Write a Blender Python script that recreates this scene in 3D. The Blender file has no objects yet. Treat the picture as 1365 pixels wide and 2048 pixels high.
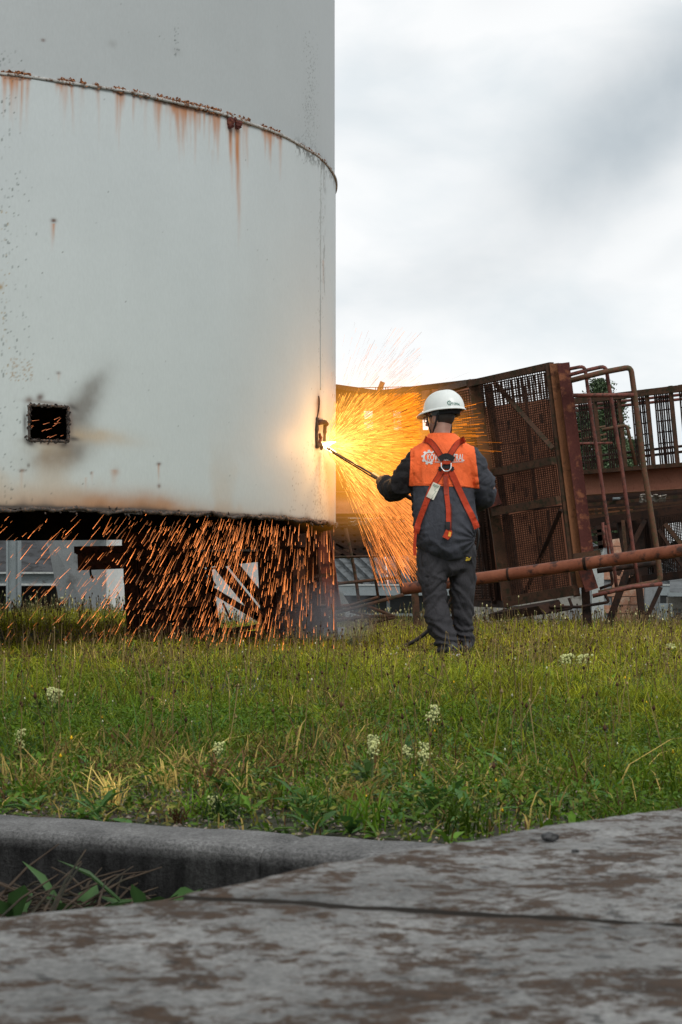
import bpy, bmesh, math, random
import numpy as np
from mathutils import Vector, noise, Matrix
from mathutils.bvhtree import BVHTree
random.seed(7); rng = np.random.default_rng(7)
S = bpy.context.scene
# ---------------------------------------------------------------- camera, sky, sun, exposure
F, CX, CY, CAMZ = 3600.0, 682.5, 1192.0, 0.41
cd = bpy.data.cameras.new('camera'); cam = bpy.data.objects.new('camera', cd); S.collection.objects.link(cam)
cam.location = (0, 0, CAMZ); cam.rotation_euler = (math.pi/2, 0, 0)
cd.sensor_fit = 'VERTICAL'; cd.sensor_height = 36.0; cd.sensor_width = 24.0; cd.lens = F/2048*36
cd.shift_y = (CY-1024)/2048.0; cd.clip_start = .05; cd.clip_end = 3000
cd.dof.use_dof = True; cd.dof.focus_distance = 12.0; cd.dof.aperture_fstop = 22.0
S.camera = cam
SUN_EL, SUN_ROT = math.radians(48), math.radians(155)
w = bpy.data.worlds.new("World"); S.world = w; w.use_nodes = True
nt = w.node_tree; N = nt.nodes; L = nt.links; N.clear()
out = N.new('ShaderNodeOutputWorld'); bg = N.new('ShaderNodeBackground'); bg.inputs['Strength'].default_value = 0.1
sky = N.new('ShaderNodeTexSky'); sky.sky_type = 'NISHITA'; sky.sun_disc = False
sky.sun_elevation = SUN_EL; sky.sun_rotation = SUN_ROT
tc = N.new('ShaderNodeTexCoord')
mp = N.new('ShaderNodeMapping'); mp.inputs['Rotation'].default_value = (0, math.radians(38), 0); mp.inputs['Scale'].default_value = (5.0, 5.0, 11.0)
L.new(tc.outputs['Generated'], mp.inputs['Vector'])
nz = N.new('ShaderNodeTexNoise'); nz.inputs['Scale'].default_value = 1.5; nz.inputs['Detail'].default_value = 6; nz.inputs['Roughness'].default_value = .5
nz.inputs['Distortion'].default_value = .25
L.new(mp.outputs[0], nz.inputs['Vector'])
rp = N.new('ShaderNodeValToRGB')
rp.color_ramp.elements[0].position = .36; rp.color_ramp.elements[0].color = (8.5, 9.0, 9.25, 1)
rp.color_ramp.elements[1].position = .58; rp.color_ramp.elements[1].color = (10.3, 10.4, 10.4, 1)
L.new(nz.outputs['Fac'], rp.inputs['Fac'])
# grey cloud banks: (direction x, z, half-length, half-width, tilt, depth)
prev = rp.outputs['Color']
sepx = N.new('ShaderNodeSeparateXYZ'); L.new(tc.outputs['Generated'], sepx.inputs[0])
def wm(op, a, b=None):
    n = N.new('ShaderNodeMath'); n.operation = op
    for i, v in enumerate((a, b)):
        if v is None: continue
        if isinstance(v, (int, float)): n.inputs[i].default_value = v
        else: L.new(v, n.inputs[i])
    return n.outputs[0]
nz2 = N.new('ShaderNodeTexNoise'); nz2.inputs['Scale'].default_value = 13; nz2.inputs['Detail'].default_value = 7
L.new(tc.outputs['Generated'], nz2.inputs['Vector'])
wob = wm('MULTIPLY', wm('SUBTRACT', nz2.outputs['Fac'], .5), 1.7)
for (px, py, hl, hw, tilt, dep) in [(1275, 262, 340, 120, 38, .95), (870, 570, 210, 62, 10, .30), (1000, 40, 110, 50, 10, .10), (790, 165, 90, 36, 15, .10), (740, 260, 120, 30, 4, .09), (1180, 330, 150, 60, 30, .16), (830, 330, 150, 30, 12, .07), (1340, 520, 90, 30, 40, .12), (1180, 600, 170, 26, 20, .08)]:
    dx = wm('SUBTRACT', sepx.outputs['X'], (px-CX)/F); dz = wm('SUBTRACT', sepx.outputs['Z'], (CY-py)/F)
    c, s_ = math.cos(math.radians(tilt)), math.sin(math.radians(tilt))
    u = wm('DIVIDE', wm('ADD', wm('MULTIPLY', dx, c), wm('MULTIPLY', dz, s_)), hl/F)
    v = wm('DIVIDE', wm('SUBTRACT', wm('MULTIPLY', dz, c), wm('MULTIPLY', dx, s_)), hw/F)
    r2 = wm('ADD', wm('ADD', wm('MULTIPLY', u, u), wm('MULTIPLY', v, v)), wob)
    g = wm('POWER', 2.718, wm('MULTIPLY', r2, -1.0))
    front = wm('GREATER_THAN', sepx.outputs['Y'], 0)
    f = wm('MULTIPLY', wm('MULTIPLY', g, front), dep)
    mx = N.new('ShaderNodeMixRGB'); L.new(f, mx.inputs[0]); L.new(prev, mx.inputs[1]); mx.inputs[2].default_value = (4.7, 5.3, 5.7, 1)
    prev = mx.outputs[0]
mixs = N.new('ShaderNodeMixRGB'); mixs.inputs[0].default_value = .94
L.new(sky.outputs[0], mixs.inputs[1]); L.new(prev, mixs.inputs[2])
L.new(mixs.outputs[0], bg.inputs['Color']); L.new(bg.outputs[0], out.inputs['Surface'])
sd = bpy.data.lights.new('sun', 'SUN'); sd.energy = 1.5; sd.angle = math.radians(20); sd.color = (1, .97, .92)
so = bpy.data.objects.new('sun', sd); S.collection.objects.link(so)
sun_dir = Vector((math.sin(SUN_ROT)*math.cos(SUN_EL), math.cos(SUN_ROT)*math.cos(SUN_EL), math.sin(SUN_EL)))
so.rotation_euler = sun_dir.to_track_quat('Z', 'Y').to_euler(); so.location = (3, -6, 9)
S.view_settings.view_transform = 'Standard'; S.view_settings.look = 'None'; S.view_settings.gamma = 1
S.view_settings.use_curve_mapping = False; S.view_settings.exposure = 0.0
S.cycles.volume_bounces = 0; S.cycles.max_bounces = 8; S.cycles.transparent_max_bounces = 16
S.cycles.sample_clamp_indirect = 6
# ---------------------------------------------------------------- helpers
def W(px, py, Y): return Vector(((px-CX)/F*Y, Y, CAMZ+(CY-py)/F*Y))
def new_obj(name, me=None, parent=None, loc=None):
    o = bpy.data.objects.new(name, me); S.collection.objects.link(o)
    if parent is not None: o.parent = parent
    if loc is not None: o.location = loc
    return o
def tag(o, label=None, cat=None, group=None, kind=None):
    if label: o['label'] = label
    if cat: o['category'] = cat
    if group: o['group'] = group
    if kind: o['kind'] = kind
    return o
def thing(name, loc, label, cat, group=None):
    return tag(new_obj(name, None, None, loc), label, cat, group)
def root_loc(o):
    v = Vector((0, 0, 0))
    while o is not None: v += o.location; o = o.parent
    return v
def mesh_from(name, vs, fs, mat, parent=None, smooth=False, origin=None, loc0=False):
    """vs in world space; parents carry only translations, so offset by the parent's place"""
    off = root_loc(parent) if parent is not None else (Vector(origin) if origin is not None else Vector((0, 0, 0)))
    me = bpy.data.meshes.new(name)
    a = np.asarray(vs, dtype=np.float64).reshape(-1, 3) - np.array(off)
    me.from_pydata(a.tolist(), [], fs if isinstance(fs, list) else fs.tolist()); me.update()
    if mat is not None:
        for m_ in (mat if isinstance(mat, (list, tuple)) else [mat]): me.materials.append(m_)
    if smooth: me.polygons.foreach_set('use_smooth', [True]*len(me.polygons))
    return new_obj(name, me, parent, None if parent is not None else off)
class MB:
    def __init__(s): s.v = []; s.f = []
    def add(s, vs, fs):
        b = len(s.v); s.v += [tuple(v) for v in vs]; s.f += [tuple(i+b for i in f) for f in fs]; return s
    def box(s, c, d, rz=0):
        c = Vector(c); hx, hy, hz = d[0]/2, d[1]/2, d[2]/2; R = Matrix.Rotation(rz, 3, 'Z')
        vs = [c+R@Vector((x*hx, y*hy, z*hz)) for z in (-1, 1) for y in (-1, 1) for x in (-1, 1)]
        return s.add(vs, [(0, 2, 3, 1), (4, 5, 7, 6), (0, 1, 5, 4), (2, 6, 7, 3), (0, 4, 6, 2), (1, 3, 7, 5)])
    def beam(s, a, b, w, t, up=Vector((0, 1, 0))):
        """rectangular bar from a to b: w wide across, t thick along 'up'"""
        a, b = Vector(a), Vector(b); d = (b-a).normalized(); u = (up-d*up.dot(d)).normalized(); r = d.cross(u)
        vs = []
        for p in (a, b):
            for (i, j) in ((-1, -1), (1, -1), (1, 1), (-1, 1)): vs.append(p+r*(w/2*i)+u*(t/2*j))
        return s.add(vs, [(3, 2, 1, 0), (4, 5, 6, 7), (0, 1, 5, 4), (1, 2, 6, 5), (2, 3, 7, 6), (3, 0, 4, 7)])
    def channel(s, a, b, w, t, th=.01, up=Vector((0, 1, 0)), i_sec=False):
        """a web with two flanges (C or I section)"""
        a, b = Vector(a), Vector(b); d = (b-a).normalized(); u = (up-d*up.dot(d)).normalized(); r = d.cross(u)
        s.beam(a, b, w-2*th, th, up)
        o = Vector((0, 0, 0)) if i_sec else u*(-t/2)
        s.beam(a+r*(w/2-th/2)+o, b+r*(w/2-th/2)+o, th, t, up); s.beam(a-r*(w/2-th/2)+o, b-r*(w/2-th/2)+o, th, t, up)
        return s
    def tube(s, pts, r, n=8, caps=True, close=False):
        pts = [Vector(p) for p in pts]; m = len(pts); rs = r if isinstance(r, (list, tuple)) else [r]*m
        base = len(s.v); up = None; vs = []; fs = []
        for i, p in enumerate(pts):
            if close: d = pts[(i+1) % m]-pts[i-1]
            else: d = pts[min(i+1, m-1)]-pts[max(i-1, 0)]
            d.normalize()
            if up is None: up = Vector((0, 0, 1)) if abs(d.z) < .9 else Vector((0, 1, 0))
            x = d.cross(up)
            if x.length < 1e-4: x = d.cross(Vector((1, 0, 0)))
            x.normalize(); y = x.cross(d); up = y
            for k in range(n):
                a = 2*math.pi*k/n; vs.append(p+x*(math.cos(a)*rs[i])+y*(math.sin(a)*rs[i]))
        for i in range(m if close else m-1):
            for k in range(n):
                j = (i+1) % m; fs.append((i*n+k, i*n+(k+1) % n, j*n+(k+1) % n, j*n+k))
        if caps and not close: fs.append(tuple(range(n))[::-1]); fs.append(tuple((m-1)*n+k for k in range(n)))
        return s.add(vs, fs)
    def quad(s, a, b, c, d): return s.add([a, b, c, d], [(0, 1, 2, 3)])
    def slab(s, a, b, c, d, th):
        """four corners in a plane, given thickness"""
        a, b, c, d = map(Vector, (a, b, c, d)); n = (b-a).cross(d-a).normalized()*th
        return s.add([a, b, c, d, a+n, b+n, c+n, d+n], [(0, 1, 2, 3), (7, 6, 5, 4), (0, 4, 5, 1), (1, 5, 6, 2), (2, 6, 7, 3), (3, 7, 4, 0)])
    def build(s, name, mat, parent=None, smooth=False, origin=None): return mesh_from(name, s.v, s.f, mat, parent, smooth, origin)
def smooth_path(pts, k=6):
    pts = [Vector(p) for p in pts]; o = []
    for i in range(len(pts)-1):
        p0, p1, p2, p3 = pts[max(i-1, 0)], pts[i], pts[i+1], pts[min(i+2, len(pts)-1)]
        for j in range(k):
            t = j/k; o.append(.5*((2*p1)+(p2-p0)*t+(2*p0-5*p1+4*p2-p3)*t*t+(3*p1-p0-3*p2+p3)*t**3))
    o.append(pts[-1]); return o
def fillet(pts, r, k=4):
    pts = [Vector(p) for p in pts]; o = [pts[0]]
    for i in range(1, len(pts)-1):
        a, b, c = pts[i-1], pts[i], pts[i+1]; q = min(r, (a-b).length*.45, (c-b).length*.45)
        s0, s1 = b+(a-b).normalized()*q, b+(c-b).normalized()*q
        for j in range(k+1):
            t = j/k; o.append(s0*(1-t)**2+b*2*t*(1-t)+s1*t*t)
    o.append(pts[-1]); return o
# ---------------------------------------------------------------- materials
def newmat(name):
    m = bpy.data.materials.new(name); m.use_nodes = True; t = m.node_tree; t.nodes.clear()
    o = t.nodes.new('ShaderNodeOutputMaterial'); b = t.nodes.new('ShaderNodeBsdfPrincipled'); t.links.new(b.outputs[0], o.inputs['Surface'])
    return m, t, b
def tnoise(t, scale, detail=4, rough=.55, stretch=None, vec=None, dist=0):
    c = t.nodes.new('ShaderNodeTexCoord'); src = c.outputs['Object'] if vec is None else vec
    if stretch:
        p = t.nodes.new('ShaderNodeMapping'); p.inputs['Scale'].default_value = stretch; t.links.new(src, p.inputs[0]); src = p.outputs[0]
    n = t.nodes.new('ShaderNodeTexNoise'); n.inputs['Scale'].default_value = scale; n.inputs['Detail'].default_value = detail
    n.inputs['Roughness'].default_value = rough; n.inputs['Distortion'].default_value = dist
    t.links.new(src, n.inputs['Vector']); return n.outputs['Fac']
def ramp(t, fac, stops):
    r = t.nodes.new('ShaderNodeValToRGB'); e = r.color_ramp.elements
    while len(e) < len(stops): e.new(.5)
    for i, (p, c) in enumerate(stops): e[i].position = p; e[i].color = tuple(c)+(1,) if len(c) == 3 else c
    t.links.new(fac, r.inputs[0]); return r.outputs[0]
def mixc(t, fac, a, b, mode='MIX'):
    m = t.nodes.new('ShaderNodeMixRGB'); m.blend_type = mode
    for i, v in enumerate((fac, a, b)):
        if isinstance(v, (int, float)): m.inputs[i].default_value = v
        elif isinstance(v, tuple): m.inputs[i].default_value = v+(1,) if len(v) == 3 else v
        else: t.links.new(v, m.inputs[i])
    return m.outputs[0]
def bump(t, b, fac, strength=.3, dist=.01):
    n = t.nodes.new('ShaderNodeBump'); n.inputs['Strength'].default_value = strength; n.inputs['Distance'].default_value = dist
    t.links.new(fac, n.inputs['Height']); t.links.new(n.outputs[0], b.inputs['Normal'])
def weathered(name, c1, c2, c3, scale=6, rough=.8, spot=.55, b=.4, stretch=None, metal=0, fine=40):
    """c1/c2 patches with c3 blotches"""
    m, t, p = newmat(name)
    big = tnoise(t, scale, 5, .6, stretch); col = ramp(t, big, [(.35, c1), (.65, c2)])
    sp = ramp(t, tnoise(t, scale*2.7, 6, .65, stretch), [(spot-.06, (0, 0, 0)), (spot+.06, (1, 1, 1))])
    col = mixc(t, sp, col, c3); fn = tnoise(t, fine, 4, .7)
    col = mixc(t, .45, col, ramp(t, fn, [(.2, (.35, .35, .35)), (.8, (1, 1, 1))]), 'MULTIPLY')
    t.links.new(col, p.inputs['Base Color']); p.inputs['Roughness'].default_value = rough; p.inputs['Metallic'].default_value = metal; p.inputs['Specular IOR Level'].default_value = .2
    bump(t, p, fn, b, .01); return m
def plain(name, c, rough=.6, metal=0, var=.25, scale=8):
    m, t, p = newmat(name); n = tnoise(t, scale, 5, .6)
    col = ramp(t, n, [(.3, tuple(x*(1-var) for x in c)), (.7, tuple(min(1, x*(1+var)) for x in c))])
    t.links.new(col, p.inputs['Base Color']); p.inputs['Roughness'].default_value = rough; p.inputs['Metallic'].default_value = metal; return m
M = {}
M['rust_dark'] = weathered('rust_dark', (.028, .016, .012), (.055, .026, .017), (.018, .013, .011), 4)
M['rust_leg'] = weathered('rust_leg', (.07, .03, .018), (.13, .05, .028), (.03, .018, .013), 4)
M['rust_frame'] = weathered('rust_frame', (.07, .038, .024), (.115, .055, .032), (.04, .034, .018), 5)
M['rust_red'] = weathered('rust_red', (.10, .028, .02), (.16, .045, .028), (.05, .02, .018), 5, .65)
M['rust_plate'] = weathered('rust_plate', (.085, .024, .02), (.12, .034, .026), (.27, .10, .05), 3.2, .7, .58)
M['rust_tan'] = weathered('rust_tan', (.27, .115, .055), (.33, .145, .07), (.10, .04, .024), 2.5, .8, .6)
M['rust_beam'] = weathered('rust_beam', (.40, .18, .115), (.46, .21, .14), (.26, .11, .07), 1.5, .75, .64)
M['floor_rust'] = weathered('floor_rust', (.25, .10, .058), (.31, .13, .075), (.14, .055, .036), 1.5, .75, .6)
M['rust_pipe'] = weathered('rust_pipe', (.20, .065, .035), (.28, .10, .055), (.06, .03, .024), 4, .6, .58, .3, (1, 1, 1))
M['mesh_wire'] = weathered('mesh_wire', (.07, .033, .021), (.11, .048, .029), (.04, .022, .015), 8)
M['char'] = weathered('char', (.018, .015, .014), (.05, .04, .035), (.10, .05, .03), 25, .85, .6)
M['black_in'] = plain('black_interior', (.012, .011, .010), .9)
M['slag'] = weathered('slag', (.03, .025, .022), (.10, .085, .075), (.22, .12, .07), 30, .6, .58)
M['grey_paint'] = weathered('grey_paint', (.22, .26, .27), (.28, .32, .335), (.12, .12, .115), 2, .6, .66)
M['white_wall'] = weathered('white_wall', (.40, .43, .42), (.50, .53, .52), (.26, .26, .24), 1.0, .8, .62)
M['white_bright'] = weathered('white_bright', (.66, .68, .67), (.74, .76, .74), (.45, .44, .40), 1.0, .8, .66)
M['grey_wall'] = weathered('grey_wall', (.24, .26, .27), (.32, .34, .35), (.15, .15, .15), .8, .85, .6)
M['roof_grey'] = weathered('roof_grey', (.075, .085, .09), (.13, .142, .148), (.05, .055, .055), 1.4, .7, .55, .3, (1, 1, 1))
M['dark_glass'] = plain('dark_glass', (.02, .025, .026), .25, 0, .5, 2)
M['block_mat'] = weathered('block_mat', (.26, .25, .22), (.34, .33, .30), (.16, .15, .13), 3, .9, .58)
M['brick_mat'] = weathered('brick_mat', (.40, .19, .12), (.50, .27, .18), (.55, .40, .30), 2, .9, .6)
M['rotten'] = weathered('rotten', (.35, .32, .28), (.5, .47, .42), (.15, .11, .08), 9, .9, .55)
M['bark'] = weathered('bark', (.05, .035, .025), (.09, .065, .045), (.03, .03, .02), 5)
M['rubber'] = plain('rubber', (.014, .014, .015), .5)
M['steel'] = plain('steel', (.62, .62, .62), .3, 1)
# ---------------------------------------------------------------- ground
BX, BY, CXk, CYk = -.624, 3.295, .096, 2.934           # kerb back edge, two points
kd = Vector((CXk-BX, CYk-BY, 0)).normalized(); kn = Vector((-kd.y, kd.x, 0))   # kn points to the field
def kerb_d(x, y): return (x-BX)*kn.x+(y-BY)*kn.y         # >0 in the field
def gz(x, y):
    """height of the ground"""
    b = .018*math.sin(x*1.7+y*.9)+.015*math.sin(x*3.1-y*1.3+2)+.012*math.sin(y*2.3+x*.4)
    b *= min(1, max(0, (y-3.2)/2.5)); d = kerb_d(x, y)
    if d < -.07: return -.125
    if abs(x-.65) < .8 and abs(y-12) < 1.2: b *= .15
    z = b
    if y > 14 and x < -1.35: z += .13*min(1, (y-14)/1.2)*min(1, (-1.35-x)/.8)      # low bank below the tank
    if y > 23: z -= min(1.5, (y-23)*.13) if y < 36 else 1.5
    return z
def gzv(x, y):
    b = .018*np.sin(x*1.7+y*.9)+.015*np.sin(x*3.1-y*1.3+2)+.012*np.sin(y*2.3+x*.4)
    b = b*np.clip((y-3.2)/2.5, 0, 1)
    d = (x-BX)*kn.x+(y-BY)*kn.y
    near = (np.abs(x-.65) < .8) & (np.abs(y-12) < 1.2); b = np.where(near, b*.15, b)
    z = b+.13*np.clip((y-14)/1.2, 0, 1)*np.clip((-1.35-x)/.8, 0, 1)
    z = z-np.where(y > 23, np.minimum(1.5, (y-23)*.13), 0)
    return np.where(d < -.07, -.125, z)
ys = [-30, -6, -1, 0, .6, 1.2, 1.8]+list(np.arange(2.2, 4.4, .03))+list(np.arange(4.5, 26, .2))+[27, 28, 30, 32, 34, 36, 40, 50, 70, 120, 250, 600, 2000]
xs = [-2000, -500, -120, -40, -16]+list(np.arange(-8, -2.2, .4))+list(np.arange(-2, 2, .05))+list(np.arange(2.2, 8, .4))+[16, 40, 120, 500, 2000]
gv = [(x, y, gz(x, y)+(.004*noise.noise(Vector((x*25, y*25, 0))) if y < 6 else 0)) for y in ys for x in xs]; nx = len(xs)
gf = [(j*nx+i, j*nx+i+1, (j+1)*nx+i+1, (j+1)*nx+i) for j in range(len(ys)-1) for i in range(nx-1)]
m, t, p = newmat('soil')
c = ramp(t, tnoise(t, 14, 8, .7), [(.3, (.018, .012, .008)), (.5, (.05, .034, .024)), (.68, (.14, .10, .08))])
mo = ramp(t, tnoise(t, 2.2, 5, .6), [(.42, (0, 0, 0)), (.55, (1, 1, 1))])
c = mixc(t, mo, c, ramp(t, tnoise(t, 60, 3, .6), [(.3, (.012, .018, .004)), (.7, (.035, .045, .01))]))
t.links.new(c, p.inputs['Base Color']); p.inputs['Roughness'].default_value = .95; bump(t, p, tnoise(t, 70, 6, .7), .8, .02)
tag(mesh_from('ground', gv, gf, m, None, True), 'brown soil of the meadow reaching to the horizon', kind='structure')
# ---------------------------------------------------------------- kerb
m, t, p = newmat('kerb_concrete')
fn = tnoise(t, 160, 4, .8); st = tnoise(t, 9, 5, .6, (1, 1, .25))
c = ramp(t, st, [(.3, (.12, .12, .12)), (.7, (.25, .25, .247))])
c = mixc(t, .8, c, ramp(t, fn, [(.3, (.2, .2, .2)), (.7, (1.6, 1.6, 1.6))]), 'MULTIPLY')
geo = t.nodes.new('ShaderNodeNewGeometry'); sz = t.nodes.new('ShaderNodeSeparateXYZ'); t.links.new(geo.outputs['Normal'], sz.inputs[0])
riser_tone = ramp(t, tnoise(t, 30, 5, .7, (1, 1, .3)), [(.35, (.05, .05, .052)), (.7, (.26, .26, .26))])
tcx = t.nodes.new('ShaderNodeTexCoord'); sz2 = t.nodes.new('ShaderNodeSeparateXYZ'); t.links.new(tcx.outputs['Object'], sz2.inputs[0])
low = ramp(t, sz2.outputs['Z'], [(-.0, (1, 1, 1)), (.008, (0, 0, 0))])    # darker mottled tone on the riser
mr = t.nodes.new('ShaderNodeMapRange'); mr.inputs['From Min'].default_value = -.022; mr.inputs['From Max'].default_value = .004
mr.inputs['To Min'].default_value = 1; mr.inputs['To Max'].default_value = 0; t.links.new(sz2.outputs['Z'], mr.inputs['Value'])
c = mixc(t, mr.outputs[0], c, mixc(t, 1.0, c, riser_tone, 'MULTIPLY'))
t.links.new(c, p.inputs['Base Color']); p.inputs['Roughness'].default_value = .85; p.inputs['Specular IOR Level'].default_value = .15; bump(t, p, fn, 1.0, .008)
kerb = tag(new_obj('kerb', None, None, (0, 0, 0)), 'weathered concrete kerb between the meadow and the gutter', kind='structure')
kw, kt = .155, .012
def kerb_stone(s0, s1):
    n = int((s1-s0)/.02)+2; prof = [(0, -.2), (0, kt-.004), (-.01, kt), (-kw+.018, kt-.003), (-kw+.007, kt-.008), (-kw+.001, kt-.018), (-kw-.006, -.2)]
    vs, fs = [], []
    for i in range(n):
        s = s0+(s1-s0)*i/(n-1); e = .004 if 0 < i < n-1 else -.002
        for (a, z) in prof:
            q = Vector((BX, BY, 0))+kd*s+kn*a; j = .0022*noise.noise(Vector((s*18, a*30, z*30)))
            vs.append((q.x, q.y, z+j+(e-.004 if z > -.1 else 0)))
    k = len(prof)
    for i in range(n-1):
        for j in range(k-1): fs.append((i*k+j, i*k+j+1, (i+1)*k+j+1, (i+1)*k+j))
    fs.append(tuple(range(k))[::-1]); fs.append(tuple((n-1)*k+j for j in range(k)))
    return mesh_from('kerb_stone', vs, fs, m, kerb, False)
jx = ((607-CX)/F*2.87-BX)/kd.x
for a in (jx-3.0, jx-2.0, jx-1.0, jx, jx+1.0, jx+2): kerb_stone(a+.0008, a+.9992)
# ---------------------------------------------------------------- slabs in the foreground
m, t, p = newmat('slab_concrete')
dirt = tnoise(t, 11, 8, .72, (1, 1, 1), dist=.3); d2 = tnoise(t, 42, 8, .8, (1, 1.2, 1)); gr = tnoise(t, 5, 6, .65)
base = ramp(t, gr, [(.3, (.15, .152, .148)), (.7, (.42, .42, .41))])
fn = tnoise(t, 130, 6, .85)
base = mixc(t, .75, base, ramp(t, fn, [(.3, (.12, .12, .12)), (.66, (1.5, 1.5, 1.5))]), 'MULTIPLY')
sm = t.nodes.new('ShaderNodeMath'); sm.operation = 'ADD'; t.links.new(dirt, sm.inputs[0]); t.links.new(d2, sm.inputs[1])
msk = ramp(t, sm.outputs[0], [(.0, (0, 0, 0)), (1, (1, 1, 1))])
mr = t.nodes.new('ShaderNodeMapRange'); mr.inputs['From Min'].default_value = .97; mr.inputs['From Max'].default_value = 1.06; t.links.new(sm.outputs[0], mr.inputs['Value'])
brown = ramp(t, d2, [(.3, (.012, .008, .006)), (.75, (.11, .062, .032))])
c = mixc(t, mr.outputs[0], base, brown)
pit = ramp(t, tnoise(t, 48, 4, .6), [(.33, (.3, .3, .3)), (.40, (1, 1, 1))]); c = mixc(t, .9, c, pit, 'MULTIPLY')
t.links.new(c, p.inputs['Base Color']); p.inputs['Roughness'].default_value = .7; p.inputs['Specular IOR Level'].default_value = .25; bump(t, p, sm.outputs[0], 1.0, .010)
slabs = tag(new_obj('slab_paving', None, None, (0, 0, 0)), 'raised concrete slabs streaked with brown dirt in the foreground', kind='structure')
ZS = .16; J = Vector((-.139, 1.505, 0)); jd = Vector((.953, -.303, 0))
M['slab_side'] = plain('shaded_slab_side', (.035, .03, .025), .95)  # shade of the joint painted into the colour of the slab sides
def conc_slab(ed, a0, a1, b1, seed):
    ed = ed.normalized(); na, nb = int(abs(a1-a0)/.011)+1, int(b1/.011)+1; vs, fs = [], []
    for j in range(nb+1):
        for i in range(na+1):
            a = a0+(a1-a0)*i/na; b = b1*j/nb; q = J+ed*a+jd*b
            jm = i if abs(a0) < abs(a1) else na-i; de = min(j, jm)
            if ed.y > .7 and a > 0: q += Vector((-ed.y, ed.x, 0))*(.036*min(1, a/.22)*max(0, 1-a/.85)**.7*max(0, 1-b/.5))
            z = .002*noise.noise(Vector((q.x*9, q.y*9, seed)))+.0018*noise.noise(Vector((q.x*40, q.y*40, seed)))
            if de == 0: z -= .0025; q += ed*(.004*noise.noise(Vector((b*30, 3, seed)))) if jm == 0 else -jd*(.007*noise.noise(Vector((a*14, 7, seed))))
            elif de == 1: z -= .0006
            vs.append((q.x, q.y, ZS+z))
    k = na+1
    for j in range(nb):
        for i in range(na): fs.append((j*k+i, j*k+i+1, (j+1)*k+i+1, (j+1)*k+i))
    if a1 > a0: fs = [f[::-1] for f in fs]
    # sides
    ring = [i for i in range(k)]+[j*k+na for j in range(1, nb+1)]+[nb*k+i for i in range(na-1, -1, -1)]+[j*k for j in range(nb-1, 0, -1)]
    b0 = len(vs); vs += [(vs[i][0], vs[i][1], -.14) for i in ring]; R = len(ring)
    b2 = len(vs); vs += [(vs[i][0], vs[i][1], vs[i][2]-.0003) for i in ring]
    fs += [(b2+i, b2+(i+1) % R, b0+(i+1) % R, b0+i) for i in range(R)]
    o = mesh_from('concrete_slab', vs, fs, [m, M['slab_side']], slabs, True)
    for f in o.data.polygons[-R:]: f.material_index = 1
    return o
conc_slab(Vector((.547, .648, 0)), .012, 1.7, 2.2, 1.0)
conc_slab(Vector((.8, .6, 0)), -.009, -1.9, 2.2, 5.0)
fl = MB(); q0 = J-jd*.0
fl.beam(J+Vector((0, 0, ZS-.05)), J+jd*2.2+Vector((0, 0, ZS-.05)), .018, .03, Vector((0, 0, 1)))
fl.build('joint_filling', plain('joint_dirt', (.014, .010, .008), .95), slabs)
def rock(px, py, rpx, name, label):
    q = W(px, py, (CAMZ-ZS)*F/(py-CY+rpx*.5)); r = rpx/F*q.y
    bm = bmesh.new(); bmesh.ops.create_icosphere(bm, subdivisions=3, radius=1)
    for v in bm.verts:
        n_ = 1+.3*noise.noise(v.co*1.6+Vector((px, 0, 0))); v.co = Vector((v.co.x*r*n_, v.co.y*r*.8*n_, v.co.z*r*.55*n_))
    me = bpy.data.meshes.new(name); bm.to_mesh(me); bm.free(); me.materials.append(M['stone'])
    for f in me.polygons: f.use_smooth = True
    return tag(new_obj(name, me, None, (q.x, q.y, ZS+r*.42)), label, 'stone')
M['stone'] = weathered('stone', (.045, .047, .05), (.09, .09, .09), (.02, .02, .02), 60)
rock(1100, 1672, 17, 'pebble', 'larger dark grey pebble lying on the concrete slab near its far edge')
rock(1151, 1702, 8, 'pebble', 'small brown clod of dirt lying on the slab below the larger pebble')
# ---------------------------------------------------------------- the big steel tank
R_T = 3.13; SILX = (672-CX)/F; YS = 13.8
TC = Vector((SILX*YS-R_T*math.sqrt(1+SILX**2), YS+R_T*SILX*0, 0))
ZB, ZSEAM, ZTOP = .935, CAMZ+(CY-370)/F*YS, 9.5
def hit(px, py):
    """ray through a pixel against the tank: returns arc s (metres from +x towards the camera), z, Y"""
    dx = (px-CX)/F; a = dx*dx+1; b = -2*(dx*TC.x+TC.y); c = TC.x**2+TC.y**2-R_T**2; D = max(0, b*b-4*a*c)
    Y = (-b-math.sqrt(D))/(2*a); X = dx*Y; th = math.atan2(-(Y-TC.y), X-TC.x); return th*R_T, CAMZ+(CY-py)/F*Y, Y
def TP(s, z, off=0): th = s/R_T; return Vector((TC.x+(R_T+off)*math.cos(th), TC.y-(R_T+off)*math.sin(th), z))
S0, S1 = -.5, R_T*math.radians(82); dS = .0092; Z1 = 5.25
ns, nz_ = int((S1-S0)/dS), int((Z1-ZB)/dS)
sg = np.linspace(S0, S1, ns+1); zg = np.linspace(ZB, Z1, nz_+1); SS, ZZ = np.meshgrid(sg, zg)
def vnoise(x, y, seed):
    r = np.random.default_rng(seed).random((256, 256)); xi = np.floor(x).astype(int); yi = np.floor(y).astype(int); fx = x-xi; fy = y-yi
    fx = fx*fx*(3-2*fx); fy = fy*fy*(3-2*fy); a = r[yi % 256, xi % 256]; b = r[yi % 256, (xi+1) % 256]; c_ = r[(yi+1) % 256, xi % 256]; d = r[(yi+1) % 256, (xi+1) % 256]
    return (a*(1-fx)+b*fx)*(1-fy)+(c_*(1-fx)+d*fx)*fy
def fbm(x, y, seed, o=4): return sum(vnoise(x*2**k, y*2**k, seed+k)*.5**k for k in range(o))/sum(.5**k for k in range(o))
low = np.array([.485, .53, .535]); up = np.array([.385, .415, .42])
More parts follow.
